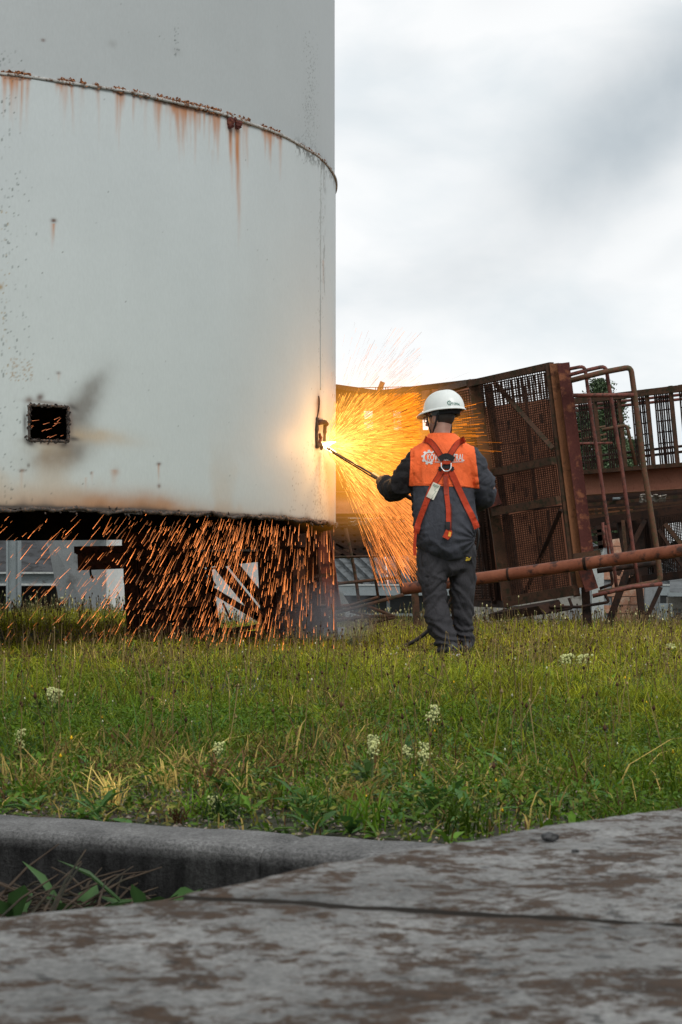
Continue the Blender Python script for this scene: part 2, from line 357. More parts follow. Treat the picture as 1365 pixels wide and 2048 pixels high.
seamw = ZSEAM+.004*np.sin(SS*3)
A = np.where((ZZ > seamw)[..., None], up, low)
A = A*(1+.10*(fbm(SS*.9, ZZ*.9, 3)-.5)[..., None])*(1+.05*(fbm(SS*6, ZZ*1.2, 9)-.5)[..., None])
A = A*(1-.035*((ZZ < hit(300, 740)[1]) & (ZZ > hit(300, 725)[1]))[..., None])
A[..., 2] *= 1-.05*np.clip((3.2-ZZ)/2.2, 0, 1)                       # yellowing towards the bottom
def blend(mask, col):
    global A
    mk = np.clip(mask, 0, 1)[..., None]; A = A*(1-mk)+np.array(col)*mk
OR = (.42, .16, .045); BR = (.10, .045, .025); DK = (.035, .03, .026); SO = (.13, .115, .095)
def sub(s_a, s_b, z_a, z_b):
    i0 = max(0, int((s_a-S0)/dS)-1); i1 = min(ns+1, int((s_b-S0)/dS)+2); j0 = max(0, int((z_a-ZB)/dS)-1); j1 = min(nz_+1, int((z_b-ZB)/dS)+2)
    return slice(j0, j1), slice(i0, i1)
def lblend(sl, mask, col):
    mk = np.clip(mask, 0, 1)[..., None]; A[sl] = A[sl]*(1-mk)+np.array(col)*mk
def streak(px, py, length_px, w_px, amt, col=OR):
    s, z, Y = hit(px, py); lw = max(w_px/F*Y/max(.25, math.sin(min(1.57, s/R_T))), .008); ln = length_px/F*Y
    sl = sub(s-lw*3, s+lw*3, z-ln*1.1, z+.02)
    if sl[0].stop <= sl[0].start or sl[1].stop <= sl[1].start: return
    d = (z-ZZ[sl])/ln; x = (SS[sl]-s-.006*np.sin(ZZ[sl]*6+s*9))/(lw*(1-.5*np.clip(d, 0, 1)))
    mk = np.exp(-x*x)*np.clip(1-d, 0, 1)**.8*(d > -.01)*amt*(.6+.8*vnoise(SS[sl]*60, ZZ[sl]*9, 5)); lblend(sl, mk, col)
def blob(px, py, rx, ry, ang, amt, col, rag=.5, seed=1):
    s, z, Y = hit(px, py); k = max(.25, math.sin(min(1.57, max(.05, s/R_T)))); a = rx/F*Y; b = ry/F*Y; R_ = max(a, b)*1.9
    sl = sub(s-R_/k, s+R_/k, z-R_, z+R_)
    if sl[0].stop <= sl[0].start or sl[1].stop <= sl[1].start: return
    u = -(SS[sl]-s)*k; v = ZZ[sl]-z; c_, s_ = math.cos(math.radians(ang)), math.sin(math.radians(ang))
    x = (u*c_+v*s_)/a; y = (v*c_-u*s_)/b; r = x*x+y*y+rag*(fbm(SS[sl]*14, ZZ[sl]*14, seed)-.5)*2.2
    lblend(sl, np.exp(-np.clip(r, 0, 9))*amt, col)
def specks(n, box, prob, size=(1,), col=DK, seed=1):
    r_ = random.Random(seed)
    for _ in range(n):
        px, py = r_.uniform(box[0], box[2]), r_.uniform(box[1], box[3])
        if r_.random() > prob(px, py): continue
        s, z, Y = hit(px, py); i = int((s-S0)/dS); j = int((z-ZB)/dS); k = r_.choice(size)
        if 0 < i < ns-3 and 0 < j < nz_-3: a = r_.uniform(.15, .7); A[j:j+k, i:i+max(1, k-1)] = A[j:j+k, i:i+max(1, k-1)]*(1-a)+np.array(col)*a
def seam_py(px): s, z, Y = hit(px, 0); return CY-(ZSEAM-CAMZ)*F/Y
rr = random.Random(4); RUSTSEG = [(4, 60, 1), (112, 148, .8), (158, 172, .3), (186, 200, .3), (226, 250, .9), (266, 298, .6), (312, 350, .8), (345, 442, 1.2), (452, 500, .6), (524, 562, .8)]
for (a, b, am) in RUSTSEG:
    for _ in range(int((b-a)*.55*am)+2):
        x = rr.uniform(a, b); streak(x, seam_py(x)+2, rr.uniform(12, 55) if rr.random() < .75 else rr.uniform(60, 120), rr.uniform(1.4, 4.0), rr.uniform(.2, .7)*min(1, am))
    for _ in range(int((b-a)*1.4*am)+3):
        x = rr.uniform(a, b); blob(x, seam_py(x)+rr.uniform(-6, 7), rr.uniform(1.2, 3.5), rr.uniform(1, 3), 0, rr.uniform(.5, .95), (.26, .11, .05) if rr.random() < .6 else BR, .8, rr.randint(1, 99))
for (x, y, ln, w_, a) in [(463, 258, 75, 3.6, .95), (476, 256, 190, 4.2, .95), (478, 262, 240, 5, .45), (465, 262, 130, 3, .5), (108, 446, 42, 2.2, .7), (106, 446, 60, 4, .3), (117, 748, 20, 2.4, .35), (318, 930, 38, 2, .7), (45, 940, 45, 3, .35), (182, 944, 26, 2, .4), (228, 940, 34, 6, .35), (170, 955, 30, 2, .3), (240, 180, 130, 2.2, .5), (428, 300, 40, 3, .12), (646, 520, 60, 2, .4), (632, 900, 70, 5, .4), (640, 905, 110, 4, .5), (541, 268, 80, 2, .5), (530, 264, 60, 2, .5)]: streak(x, y, ln, w_, a)
streak(470, 252, 26, 7, .9, BR); streak(463, 258, 30, 3, .9, BR)
for (x, y, a, b, an, am, c_) in [(227, 87, 8, 8, 0, .35, (.2, .2, .19)), (357, 102, 8, 7, 0, .3, (.2, .2, .19)), (87, 80, 4, 3, 0, .95, BR), (108, 441, 5, 4, 0, .95, BR), (117, 746, 4, 2.5, 0, .9, BR), (318, 928, 4, 3, 0, .95, BR), (318, 972, 3, 4, 0, .7, BR), (45, 941, 6, 3, 0, .8, BR), (57, 931, 2.5, 4, 0, .9, DK), (182, 946, 2, 2, 0, .9, BR), (231, 944, 7, 7, 0, .5, (.3, .14, .07)), (1, 574, 5, 5, 0, .8, (.3, .18, .05)),
    (160, 818, 62, 25, 57, .72, SO), (182, 782, 50, 17, 55, .45, SO), (150, 852, 30, 30, 60, .62, SO), (116, 905, 56, 30, 20, .80, (.20, .16, .115)), (138, 905, 46, 26, 40, .6, SO), (190, 872, 66, 15, -4, .55, (.46, .32, .17)), (95, 890, 40, 18, 0, .35, (.40, .33, .22)),
    (50, 850, 4, 30, 0, .8, DK), (97, 806, 36, 4, -4, .7, BR), (97, 886, 36, 5, -4, .7, BR), (141, 845, 5, 34, 0, .7, BR), (80, 795, 6, 8, -30, .85, (.09, .05, .035)), (58, 800, 7, 7, 0, .7, BR), (60, 885, 10, 6, -40, .9, DK), (147, 878, 11, 4.5, -5, 1.0, (.03, .025, .022)), (127, 890, 7, 6, 30, .9, DK), (146, 815, 10, 4, -30, .85, DK),
    (637, 845, 7, 55, 0, .65, (.16, .07, .04)), (633, 895, 5, 5, 0, .95, DK), (637, 806, 3, 16, 0, .85, BR), (650, 380, 3, 6, 0, .3, DK)]: blob(x, y, a, b, an, am, c_, .45, int(x*3+y))
# burnt, rusty bottom edge
nb_ = fbm(SS*2.3, ZZ*2, 21)
hgt = .04+.36*np.clip((nb_-.45)*3.4, 0, 1); d = (ZZ-ZB)/hgt
blend(np.exp(-d*d*1.5)*np.clip((SS-1.25)/1.2, 0, 1)*.5, (.44, .28, .13)); blend(np.exp(-((ZZ-ZB)/.10)**2)*.45*np.clip((SS-1.2)/1.2, 0.15, 1), (.33, .17, .08))
for (px, am) in [(190, .9), (235, .8), (300, .95), (325, .8), (120, .6), (215, .7), (60, .3)]: blob(px, hit(px, 0)[0]*0+1022, 48, 30, -10, am*.8, (.36, .17, .07), .5, px)
blend((np.exp(-((ZZ-ZB)/.022)**2)+np.exp(-((ZZ-ZB)/(.012+.05*fbm(SS*7, ZZ*0, 31)**2))**2))*.9, (.06, .045, .035))
# vertical weld with dirt
sv = hit(641, 500)[0]
blend(np.exp(-((SS-sv-.004*np.sin(ZZ*5))/.012)**2)*(ZZ < ZSEAM)*(fbm(SS*40, ZZ*14, 41) > .42)*.6*(ZZ > 1.9), (.16, .15, .12))
blend(np.exp(-((SS-sv+.10)/.03)**2)*(ZZ < ZSEAM)*(ZZ > 2.6)*(fbm(SS*50, ZZ*20, 43) > .56)*.6, (.09, .085, .07))
blend(np.exp(-((ZZ-ZSEAM+.02)/.05)**2)*(SS < hit(590, 0)[0])*(SS > 0)*(fbm(SS*30, ZZ*30, 44) > .5)*.8, (.06, .06, .05))
specks(650, (0, 100, 75, 1010), lambda x, y: (1-x/75)**1.3*(.35+.65*(math.sin(y*.011)**2)), (1, 1, 1, 1, 2), (.05, .07, .055), 2)
specks(1500, (596, 60, 640, 330), lambda x, y: math.exp(-((x-622)/11)**2)*(.2+.8*y/330), (1,), (.07, .08, .07), 3)
specks(3600, (622, 310, 671, 1050), lambda x, y: math.exp(-((x-641)/(4+max(0, y-880)*.07))**2)*(.8 if y < 500 or y > 900 else .3)+(.12 if y > 880 else .01), (1, 1, 2), (.075, .07, .055), 4)
specks(260, (580, 880, 671, 1060), lambda x, y: .6, (1, 1), (.1, .09, .07), 5)
specks(120, (0, 0, 670, 1000), lambda x, y: .5, (1,), (.08, .09, .08), 6)
specks(60, (350, 40, 360, 110), lambda x, y: .4, (1,), (.08, .1, .09), 7)
specks(120, (20, 715, 65, 760), lambda x, y: .7, (1, 1), (.3, .2, .1), 8)
specks(60, (0, 420, 20, 760), lambda x, y: .4, (1, 2), (.3, .2, .06), 9)
m, t, p = newmat('tank_paint')
at = t.nodes.new('ShaderNodeAttribute'); at.attribute_name = 'stain'
c = mixc(t, .25, at.outputs['Color'], ramp(t, tnoise(t, 90, 3, .6, (1, 1, .3)), [(.3, (.8, .8, .8)), (.7, (1.05, 1.05, 1.05))]), 'MULTIPLY')
t.links.new(c, p.inputs['Base Color']); p.inputs['Roughness'].default_value = .55; bump(t, p, tnoise(t, 5, 4, .6), .12, .02); M['tank'] = m
m, t, p = newmat('tank_paint_plain'); c = ramp(t, tnoise(t, 1.2, 5, .6), [(.3, (.33, .36, .36)), (.7, (.38, .41, .41))]); t.links.new(c, p.inputs['Base Color']); p.inputs['Roughness'].default_value = .55; M['tank2'] = m
tank = thing('steel_tank', (TC.x, TC.y, ZB), 'huge pale grey steel tank with rusty weld seam and ragged cut bottom edge', 'tank')
V = np.zeros(((nz_+1), (ns+1), 3)); th = SS/R_T
dent = .006*np.sin(SS*2.1+ZZ*.7)*np.sin(ZZ*1.3)*np.clip(SS, 0, 1)+.004*(fbm(SS*1.5, ZZ*1.5, 77)-.5)*2*np.clip(SS, 0, 1)+np.where(ZZ > ZSEAM, -.008, 0)
Rr = R_T+dent; V[..., 0] = TC.x+Rr*np.cos(th); V[..., 1] = TC.y-Rr*np.sin(th); V[..., 2] = ZZ
V[0, :, 2] += .035*(fbm(sg*9, sg*0, 51)-.5)+.02*(fbm(sg*30, sg*0, 52)-.5); V[1, :, 2] += .02*(fbm(sg*9, sg*0, 51)-.5)
# square opening
wc = [hit(57, 806), hit(137, 818), hit(136, 884), hit(59, 880)]
ws1, ws0 = (wc[0][0]+wc[3][0])/2, (wc[1][0]+wc[2][0])/2; wz1 = (wc[0][1]+wc[1][1])/2; wz0 = (wc[2][1]+wc[3][1])/2
sm_, zm_ = (sg[:-1]+sg[1:])/2, (zg[:-1]+zg[1:])/2; SM, ZM = np.meshgrid(sm_, zm_)
hole = (SM > ws0) & (SM < ws1) & (ZM > wz0) & (ZM < wz1)
# slot already cut
c1 = hit(633, 846); c2 = hit(640, 848)
hole |= (SM > c2[0]) & (SM < c2[0]+.03) & (ZM > hit(634, 894)[1]) & (ZM < hit(634, 846)[1]) & False
idx = np.arange((nz_+1)*(ns+1)).reshape(nz_+1, ns+1); k_ = ~hole
quads = np.stack([idx[:-1, 1:][k_], idx[:-1, :-1][k_], idx[1:, :-1][k_], idx[1:, 1:][k_]], -1)
def np_mesh(name, verts, quads, mat, parent=None, attr=None, smooth=True):
    off = np.array(root_loc(parent)) if parent is not None else np.zeros(3); verts = verts.reshape(-1, 3)-off; nf, kk = quads.shape
    me = bpy.data.meshes.new(name); me.vertices.add(len(verts)); me.vertices.foreach_set('co', verts.astype(np.float32).ravel())
    me.loops.add(nf*kk); me.loops.foreach_set('vertex_index', quads.astype(np.int32).ravel()); me.polygons.add(nf)
    me.polygons.foreach_set('loop_start', np.arange(nf, dtype=np.int32)*kk); me.polygons.foreach_set('loop_total', np.full(nf, kk, dtype=np.int32))
    if smooth: me.polygons.foreach_set('use_smooth', np.ones(nf, dtype=bool))
    me.update(calc_edges=True)
    for nm, arr in (attr or {}).items():
        a_ = me.color_attributes.new(nm, 'FLOAT_COLOR', 'POINT'); b_ = np.ones((len(verts), 4), np.float32); b_[:, :3] = arr.reshape(-1, 3); a_.data.foreach_set('color', b_.ravel())
    me.materials.append(mat); return new_obj(name, me, parent)
np_mesh('shell_plate', V, quads, M['tank'], tank, {'stain': A})
# rest of the outside, inner skin, added lid
def band(s0, s1, z0, z1, off, n, mat, name, flip=False):
    vs, fs = [], []
    for z in (z0, z1):
        for i in range(n+1): vs.append(TP(s0+(s1-s0)*i/n, z, off))
    for i in range(n): f = (i+1, i, n+1+i, n+2+i); fs.append(f[::-1] if flip else f)
    return mesh_from(name, vs, fs, mat, tank, True)
C_ = 2*math.pi*R_T
band(S1, S0+C_, ZB, ZTOP, 0, 60, M['tank2'], 'back_shell')
band(S0, S1, Z1, ZTOP, 0, 40, M['tank2'], 'upper_shell')
def inner_grid():
    n = 180; vs, fs = [], []; zs = [ZB-.004, ZTOP]
    ss = list(np.linspace(0, ws0, 20))+list(np.linspace(ws0, ws1, 4))[1:]+list(np.linspace(ws1, C_, 150))[1:]; zz = [ZB-.004, wz0, wz1, ZTOP]
    for z in zz:
        for s in ss: vs.append(TP(s, z, -.032))
    k = len(ss)
    for j in range(3):
        for i in range(k-1):
            if j == 1 and ws0-1e-6 <= ss[i] < ws1-1e-3: continue
            fs.append((j*k+i, j*k+i+1, (j+1)*k+i+1, (j+1)*k+i))
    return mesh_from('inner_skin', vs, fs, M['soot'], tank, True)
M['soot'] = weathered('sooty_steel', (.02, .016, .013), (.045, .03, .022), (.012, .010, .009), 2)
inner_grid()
lid = MB(); vs = [TP(C_*i/72, ZTOP, 0) for i in range(72)]; lid.add(vs, [tuple(range(72))[::-1]]); lid.build('unseen_lid', M['tank2'], tank)  # unseen lid, added to keep the tank interior dark
lip = MB(); rl = random.Random(3)
for i in range(150):      # bottom rim closing shell to inner skin
    pass
vs, fs = [], []; n = 240
for i in range(n+1): s = C_*i/n; vs += [TP(s, ZB-.002, 0.001), TP(s, ZB-.004, -.032)]
fs = [(2*i, 2*i+1, 2*i+3, 2*i+2) for i in range(n)]; mesh_from('rim_edge', vs, fs, M['slag'], tank)
# slag along the burnt bottom edge
sl_ = MB(); s = .02; pts = []; rs = []
while s < S1:
    pts.append(TP(s, ZB+.004+.030*(noise.noise(Vector((s*5, 0, 0))))+.012*noise.noise(Vector((s*25, 3, 0))), .006)); rs.append(max(.005, .013+.014*noise.noise(Vector((s*11, 7, 0)))+.008*noise.noise(Vector((s*45, 9, 0))))); s += .018
sl_.tube(pts, rs, 6)
for _ in range(90):
    s = rl.uniform(.05, S1-.1); q = TP(s, ZB+rl.uniform(-.02, .02), .008); sl_.tube([q, q+Vector((rl.uniform(-.015, .015), -.004, rl.choice((-1, .8))*rl.uniform(.006, .022)))], [.007, .002], 5)
sl_.build('slag_edge', M['slag'], tank, True)['kind'] = 'stuff'
# the weld seam round the tank
sw = MB(); pts = [TP(s, ZSEAM+.003*math.sin(s*9), .004) for s in np.linspace(S0, S1, 300)]; sw.tube(pts, .011, 6); sw.build('weld_seam', M['weld'] if 'weld' in M else weathered('weld_bead', (.38, .38, .36), (.5, .5, .48), (.13, .07, .04), 14, .6, .56), tank, True)
sw = MB()
for (a, b, am) in RUSTSEG+[(598, 668, .5)]:
    for _ in range(int((b-a)*1.3*am)+3):
        x = rr.uniform(a, b); s = hit(x, 0)[0]; q = TP(s, ZSEAM+rr.uniform(-.012, .026)*(1 if a < 590 else .4), .006); k = rr.uniform(.003, .009)
        d_ = Vector((rr.uniform(-1, 1), -.3, rr.uniform(-.5, 1))).normalized(); sw.beam(q-d_*k, q+d_*k*1.5, k*rr.uniform(.7, 2.2), .0018, Vector((rr.uniform(-1, 1), -1, rr.uniform(-1, 1))))
sw.build('rust_flakes', weathered('rust_flakes', (.30, .12, .05), (.42, .19, .09), (.14, .055, .03), 40), tank)['kind'] = 'stuff'
sw = MB(); pts = [TP(sv, z, .002) for z in np.linspace(hit(641, 780)[1], ZSEAM-.02, 60)]; sw.tube(pts, .005, 5); sw.build('vertical_weld', M['tank2'], tank, True)
# torn bracket stub under the seam
rb = random.Random(8)
for (px, py, rx, rz_) in ((459, 246, .027, .034), (474, 250, .030, .030), (466, 240, .020, .016)):
    sq, zq, _ = hit(px, py); q = TP(sq, zq, .008); bm = bmesh.new(); bmesh.ops.create_icosphere(bm, subdivisions=3, radius=1)
    for v in bm.verts: n_ = 1+.55*noise.noise(v.co*2.2+Vector((px, 0, 0)))+.25*noise.noise(v.co*6); v.co = q+Vector((v.co.x*rx*n_, v.co.y*.012*n_, v.co.z*rz_*n_))-tank.location
    me = bpy.data.meshes.new('bracket_stub'); bm.to_mesh(me); bm.free(); me.materials.append(M['rust_plate']); new_obj('bracket_stub', me, tank)
# charred lips of the square opening
wl = new_obj('cut_opening', None, tank)
cs = [(ws1, wz1), (ws0, wz1), (ws0, wz0), (ws1, wz0)]
for i in range(4):
    a, b = cs[i], cs[(i+1) % 4]; pts, rs = [], []
    for k in range(22):
        u = k/21; s = a[0]+(b[0]-a[0])*u; z = a[1]+(b[1]-a[1])*u; pts.append(TP(s, z+.004*noise.noise(Vector((u*9, i, 0))), .004)); rs.append(.009+.006*noise.noise(Vector((u*12, i*3, 4))))
    MB().tube(pts, rs, 6).build('cut_lip', M['slag'], wl, True)
    # thickness of the plate
    MB().quad(TP(a[0], a[1], .002), TP(b[0], b[1], .002), TP(b[0], b[1], -.034), TP(a[0], a[1], -.034)).build('cut_face', M['char'], wl)
fr = MB()
for k in range(110):
    i = rb.randrange(4); a, b = cs[i], cs[(i+1) % 4]; u = rb.random(); oz = rb.gauss(0, .005); q = TP(a[0]+(b[0]-a[0])*u+rb.gauss(0, .005), a[1]+(b[1]-a[1])*u+oz, .008)
    d_ = Vector((rb.uniform(-1, 1), -.3, rb.uniform(-1, 1))).normalized()*rb.uniform(.006, .016); fr.beam(q-d_*.7, q+d_, rb.uniform(.004, .014), .003, Vector((rb.uniform(-1, 1), -1, rb.uniform(-1, 1))))
fr.build('char_crust', M['char'], wl)['kind'] = 'stuff'
# the fresh cut with its little rusty frame
fc = new_obj('fresh_cut', None, tank)
def cut_path(pp, r, mat, name, off=.008):
    pts, rs = [], []
    P_ = smooth_path([Vector((x, y, 0)) for x, y in pp], 6)
    for k, q in enumerate(P_): s, z, _ = hit(q.x, q.y); pts.append(TP(s, z, off)); rs.append(r*(1+.5*noise.noise(Vector((k*.6, q.x, 0)))))
    MB().tube(pts, rs, 6).build(name, mat, fc, True)
cut_path([(637, 792), (638, 806), (636, 824), (633, 840)], .006, M['rust_dark'], 'hairline_cut', .003)
cut_path([(633, 836), (632, 850), (631, 872), (632, 896)], .014, M['char'], 'burnt_slot')
cut_path([(632, 846), (638, 844), (645, 845), (648, 850)], .018, M['rust_dark'], 'rusty_lug', .02)
cut_path([(647, 848), (646, 864), (645, 882)], .012, M['rust_dark'], 'rusty_lug', .016)
cut_path([(633, 893), (637, 889), (641, 893), (640, 897)], .016, M['char'], 'burnt_slot')
cut_path([(637, 868), (639, 878), (636, 886)], .010, M['rust_plate'], 'rusty_lug', .012)
# ---------------------------------------------------------------- scrap steel: right hand cage
UPY = Vector((0, 1, 0))
def bar(name, mat, par, a, b, wpx, tpx=None, chan=False):
    """a,b = (px,py,Y); widths in photo pixels at that depth -> metres"""
    A_, B_ = W(*a), W(*b); Y = (a[2]+b[2])/2; w_ = wpx/F*Y; t_ = (tpx or wpx)/F*Y; mb = MB()
    if chan: mb.channel(A_, B_, w_, t_, .009, UPY, i_sec=(chan == 'I'))
    else: mb.beam(A_, B_, w_, t_)
    return mb.build(name, mat, par)
def bil(c, u, v):  # corners tl,tr,br,bl ; u right, v down
    return (c[0]*(1-u)+c[1]*u)*(1-v)+(c[3]*(1-u)+c[2]*u)*v
def wire_mesh(corners, nu, nv, wr, mat, par, name='wire_mesh', depth=.012, skip=None, horiz=True):
    c = [W(*q) for q in corners]; mb = MB(); r_ = random.Random(nu*7+nv)
    for i in range(nu+1):
        u = i/nu
        if skip and skip(u): continue
        a, b = bil(c, u, 0), bil(c, u, 1); k = .004*r_.uniform(-1, 1); a.x += k; b.x += .004*r_.uniform(-1, 1)
        mb.beam(a, b, wr, wr*1.6)
    if horiz:
        for j in range(nv+1):
            v = j/nv; a, b = bil(c, 0, v), bil(c, 1, v); a.y += depth; b.y += depth; mb.beam(a, b, wr*.9, wr)
    o = mb.build(name, mat, par); o['kind'] = 'stuff'; return o
def plate(name, mat, par, corners, th=.012): return MB().slab(*[W(*q) for q in corners], -th).build(name, mat, par)
cg = thing('mesh_cage', W(1080, 1210, 20), 'tilted rusty steel cage with wire mesh panels standing right behind the worker', 'steel cage')
YL, YR = 20.9, 20.0
bar('post', M['rust_frame'], cg, (947, 760, YL), (1018, 1212, YL), 21, 16)
bar('post', M['rust_dark'], cg, (976, 770, YL+.15), (1034, 1200, YL+.15), 13, 12)
bar('post', M['rust_frame'], cg, (1097, 729, YR), (1154, 1193, YR), 12, 16)
bar('column', M['rust_tan'], cg, (1108, 728, YR-.02), (1164, 1175, YR-.02), 19, 18)
bar('column', M['rust_plate'], cg, (1127, 726, YR-.15), (1176, 1108, YR-.15), 24, 6)
bar('column', M['rust_dark'], cg, (1119, 727, YR-.05), (1167, 1110, YR-.05), 7, 12)
for a, b, w_ in [((938, 768, YL), (1104, 731, YR), 13), ((982, 946, YL-.1), (1108, 921, YR-.1), 15), ((988, 1024, YL-.1), (1118, 1000, YR-.1), 16), ((1012, 1204, YL-.1), (1152, 1180, YR-.1), 20)]:
    bar('rail', M['rust_frame'], cg, a, b, w_, 14)
bar('brace', M['rust_frame'], cg, (990, 766, YL-.05), (1107, 898, YR-.15), 9, 7)
bar('brace', M['rust_dark'], cg, (1122, 1020, YR-.05), (1050, 1188, YL-.1), 8, 7)
wire_mesh([(960, 768, YL+.02), (1096, 740, YR+.06), (1112, 916, YR+.06), (985, 940, YL+.02)], 33, 38, .0105, M['mesh_wire'], cg)
wire_mesh([(986, 954, YL+.02), (1112, 930, YR+.06), (1120, 998, YR+.06), (994, 1020, YL+.02)], 30, 16, .0105, M['mesh_wire'], cg)
wire_mesh([(996, 1034, YL+.02), (1120, 1012, YR+.06), (1140, 1178, YR+.06), (1016, 1200, YL+.02)], 29, 38, .0105, M['mesh_wire'], cg)
plate('backing_plate', M['rust_dark'], cg, [(950, 818, 22.5), (1112, 800, 22.4), (1150, 1188, 22.4), (990, 1204, 22.5)])
# rear floor of the cage, seen through the mesh, pieced from plates
for i, (c4) in enumerate([[(955, 816, 22.2), (1041, 805, 22.1), (1053, 884, 22.1), (965, 890, 22.2)], [(1043, 805, 22.1), (1100, 798, 22), (1110, 915, 22), (1056, 933, 22.1)],
        [(965, 894, 22.2), (1052, 886, 22.1), (1056, 934, 22.1), (970, 945, 22.2)], [(970, 948, 22.2), (1120, 924, 22), (1128, 1010, 22), (980, 1026, 22.2)],
        [(980, 1028, 22.2), (1068, 1020, 22.1), (1088, 1192, 22.1), (1000, 1202, 22.2)], [(1070, 1020, 22.1), (1124, 1014, 22), (1144, 1174, 22), (1090, 1186, 22.1)]]):
    plate('floor_plate', M['floor_rust'], cg, c4)
wire_mesh([(950, 774, 22.3), (1096, 745, 22.1), (1104, 800, 22.1), (955, 820, 22.3)], 22, 3, .017, M['rust_dark'], cg, 'slatted_panel')
for c4 in [((1050, 772, 21.9), (1072, 1000, 21.9)), ((1020, 1030, 21.9), (1044, 1190, 21.9)), ((1096, 1020, 21.9), (1110, 1180, 21.9))]: bar('post', M['rust_dark'], cg, c4[0], c4[1], 7, 6)
for px, py in [(1035, 870), (1070, 880), (1044, 900), (1083, 838), (1018, 850), (1052, 985), (1026, 975), (1080, 1080), (1060, 1060)]:
    bar('hanging_cleat', M['rust_dark'], cg, (px, py-9, 21.5), (px+2, py+9, 21.5), 5, 4)
# left bay, receding behind the worker
bar('rail', M['rust_frame'], cg, (880, 783, 22.4), (944, 765, YL+.1), 12, 10)
bar('rail', M['rust_dark'], cg, (900, 1030, 22.4), (1000, 1018, YL+.1), 14, 10); bar('rail', M['rust_dark'], cg, (938, 1206, 22.2), (1016, 1209, YL+.1), 14, 10)
bar('post', M['rust_dark'], cg, (957, 1020, YL+.4), (994, 1206, YL+.4), 20, 12); bar('post', M['rust_dark'], cg, (960, 770, YL+.5), (976, 1000, YL+.5), 14, 10)
wire_mesh([(890, 790, 22.3), (946, 778, YL+.3), (990, 1200, YL+.3), (930, 1200, 22.3)], 13, 80, .012, M['mesh_wire'], cg)
plate('floor_plate', M['rust_dark'], cg, [(900, 860, 22.9), (968, 852, 22.6), (1005, 1200, 22.6), (930, 1200, 22.9)])
for k in range(6): bar('slat', M['rust_dark'], cg, (952+k*7, 1045, YL+.35), (966+k*7, 1196, YL+.35), 3.5, 3)
bar('rail', M['rust_red'], cg, (962, 935, YL-.2), (990, 1012, YL-.2), 30, 8)
# plate collar, feet, lower ledge
bar('collar', M['rust_frame'], cg, (1147, 1113, YR-.35), (1201, 1105, YR-.35), 11, 14)
bar('leg', M['rust_red'], cg, (1164, 1118, YR-.2), (1184, 1180, YR-.2), 26, 12)
bar('leg', M['rust_dark'], cg, (1168, 1118, YR-.0), (1176, 1262, YR-.0), 15, 14)
bar('brace', M['rust_dark'], cg, (1256, 1140, YR+.2), (1212, 1262, YR+.2), 13, 9); bar('leg', M['rust_dark'], cg, (1276, 1150, YR+.3), (1288, 1262, YR+.3), 12, 12); bar('brace', M['rust_dark'], cg, (1322, 1174, YR+.3), (1292, 1240, YR+.3), 8, 8)
plate('ledge_plate', M['rust_dark'], cg, [(1016, 1216, YL-.1), (1118, 1199, YR), (1128, 1216, YR), (1020, 1230, YL-.1)], .3)
bar('rail', M['rust_frame'], cg, (1014, 1228, YL-.2), (1126, 1212, YR-.1), 7, 8)
# ladder with bent hoops on the cage
ld = thing('cage_ladder', W(1240, 1180, 19.5), 'rusty tube guard rails with rounded corners right of the big mesh cage', 'guard rail')
def tubes(name, mat, par, pts, rpx, Y, fil=.06):
    P_ = [W(x, y, Y if len(q) == 2 else q[2]) for q in pts for (x, y) in [q[:2]]]; rm = rpx/F*Y
    return MB().tube(fillet(P_, fil), rm, 8).build(name, mat, par, True)
M['tube_red'] = weathered('tube_red', (.15, .05, .04), (.22, .075, .055), (.08, .04, .03), 7, .6)
M['tube_moss'] = weathered('tube_moss', (.12, .055, .033), (.17, .075, .045), (.09, .07, .035), 8, .7, .52)
Yt = 19.6
tubes('hoop', M['tube_red'], ld, [(1139, 738), (1170, 732), (1177, 785), (1181, 813), (1198, 927), (1226, 1112), (1234, 1180)], 3.6, Yt)
tubes('hoop', M['tube_red'], ld, [(1139, 750), (1176, 740), (1212, 732), (1221, 788), (1241, 915), (1268, 1106), (1278, 1176)], 3.9, Yt)
tubes('hoop', M['tube_moss'], ld, [(1142, 761), (1204, 745), (1262, 734), (1270, 791), (1289, 941), (1314, 1097), (1322, 1163), (1198, 1186)], 5.6, Yt-.1)
tubes('rail', M['tube_red'], ld, [(1146, 791), (1268, 790)], 4.3, Yt-.15)
tubes('rail', M['rust_dark'], ld, [(1195, 1142), (1314, 1126)], 5, Yt+.1)
tubes('rail', M['tube_red'], ld, [(1186, 1192), (1262, 1174), (1325, 1168)], 4.2, Yt-.2)
tubes('rung', M['tube_red'], ld, [(1210, 1096, 21), (1206, 1045, 21)], 3, 21); tubes('rung', M['tube_red'], ld, [(1212, 1050, 20.5), (1218, 1112, 20.5)], 2.6, 20.5)
tubes('hoop', M['rust_dark'], ld, [(1210, 1188), (1219, 1204), (1160, 1214), (1100, 1214)], 3, Yt+.3, .03)
tubes('hoop', M['rust_dark'], ld, [(1138, 1196), (1146, 1216), (1090, 1226)], 3, Yt+.3, .03)
tubes('hoop', M['rust_dark'], ld, [(1222, 1142), (1226, 1168), (1200, 1177)], 3, Yt+.2, .03)
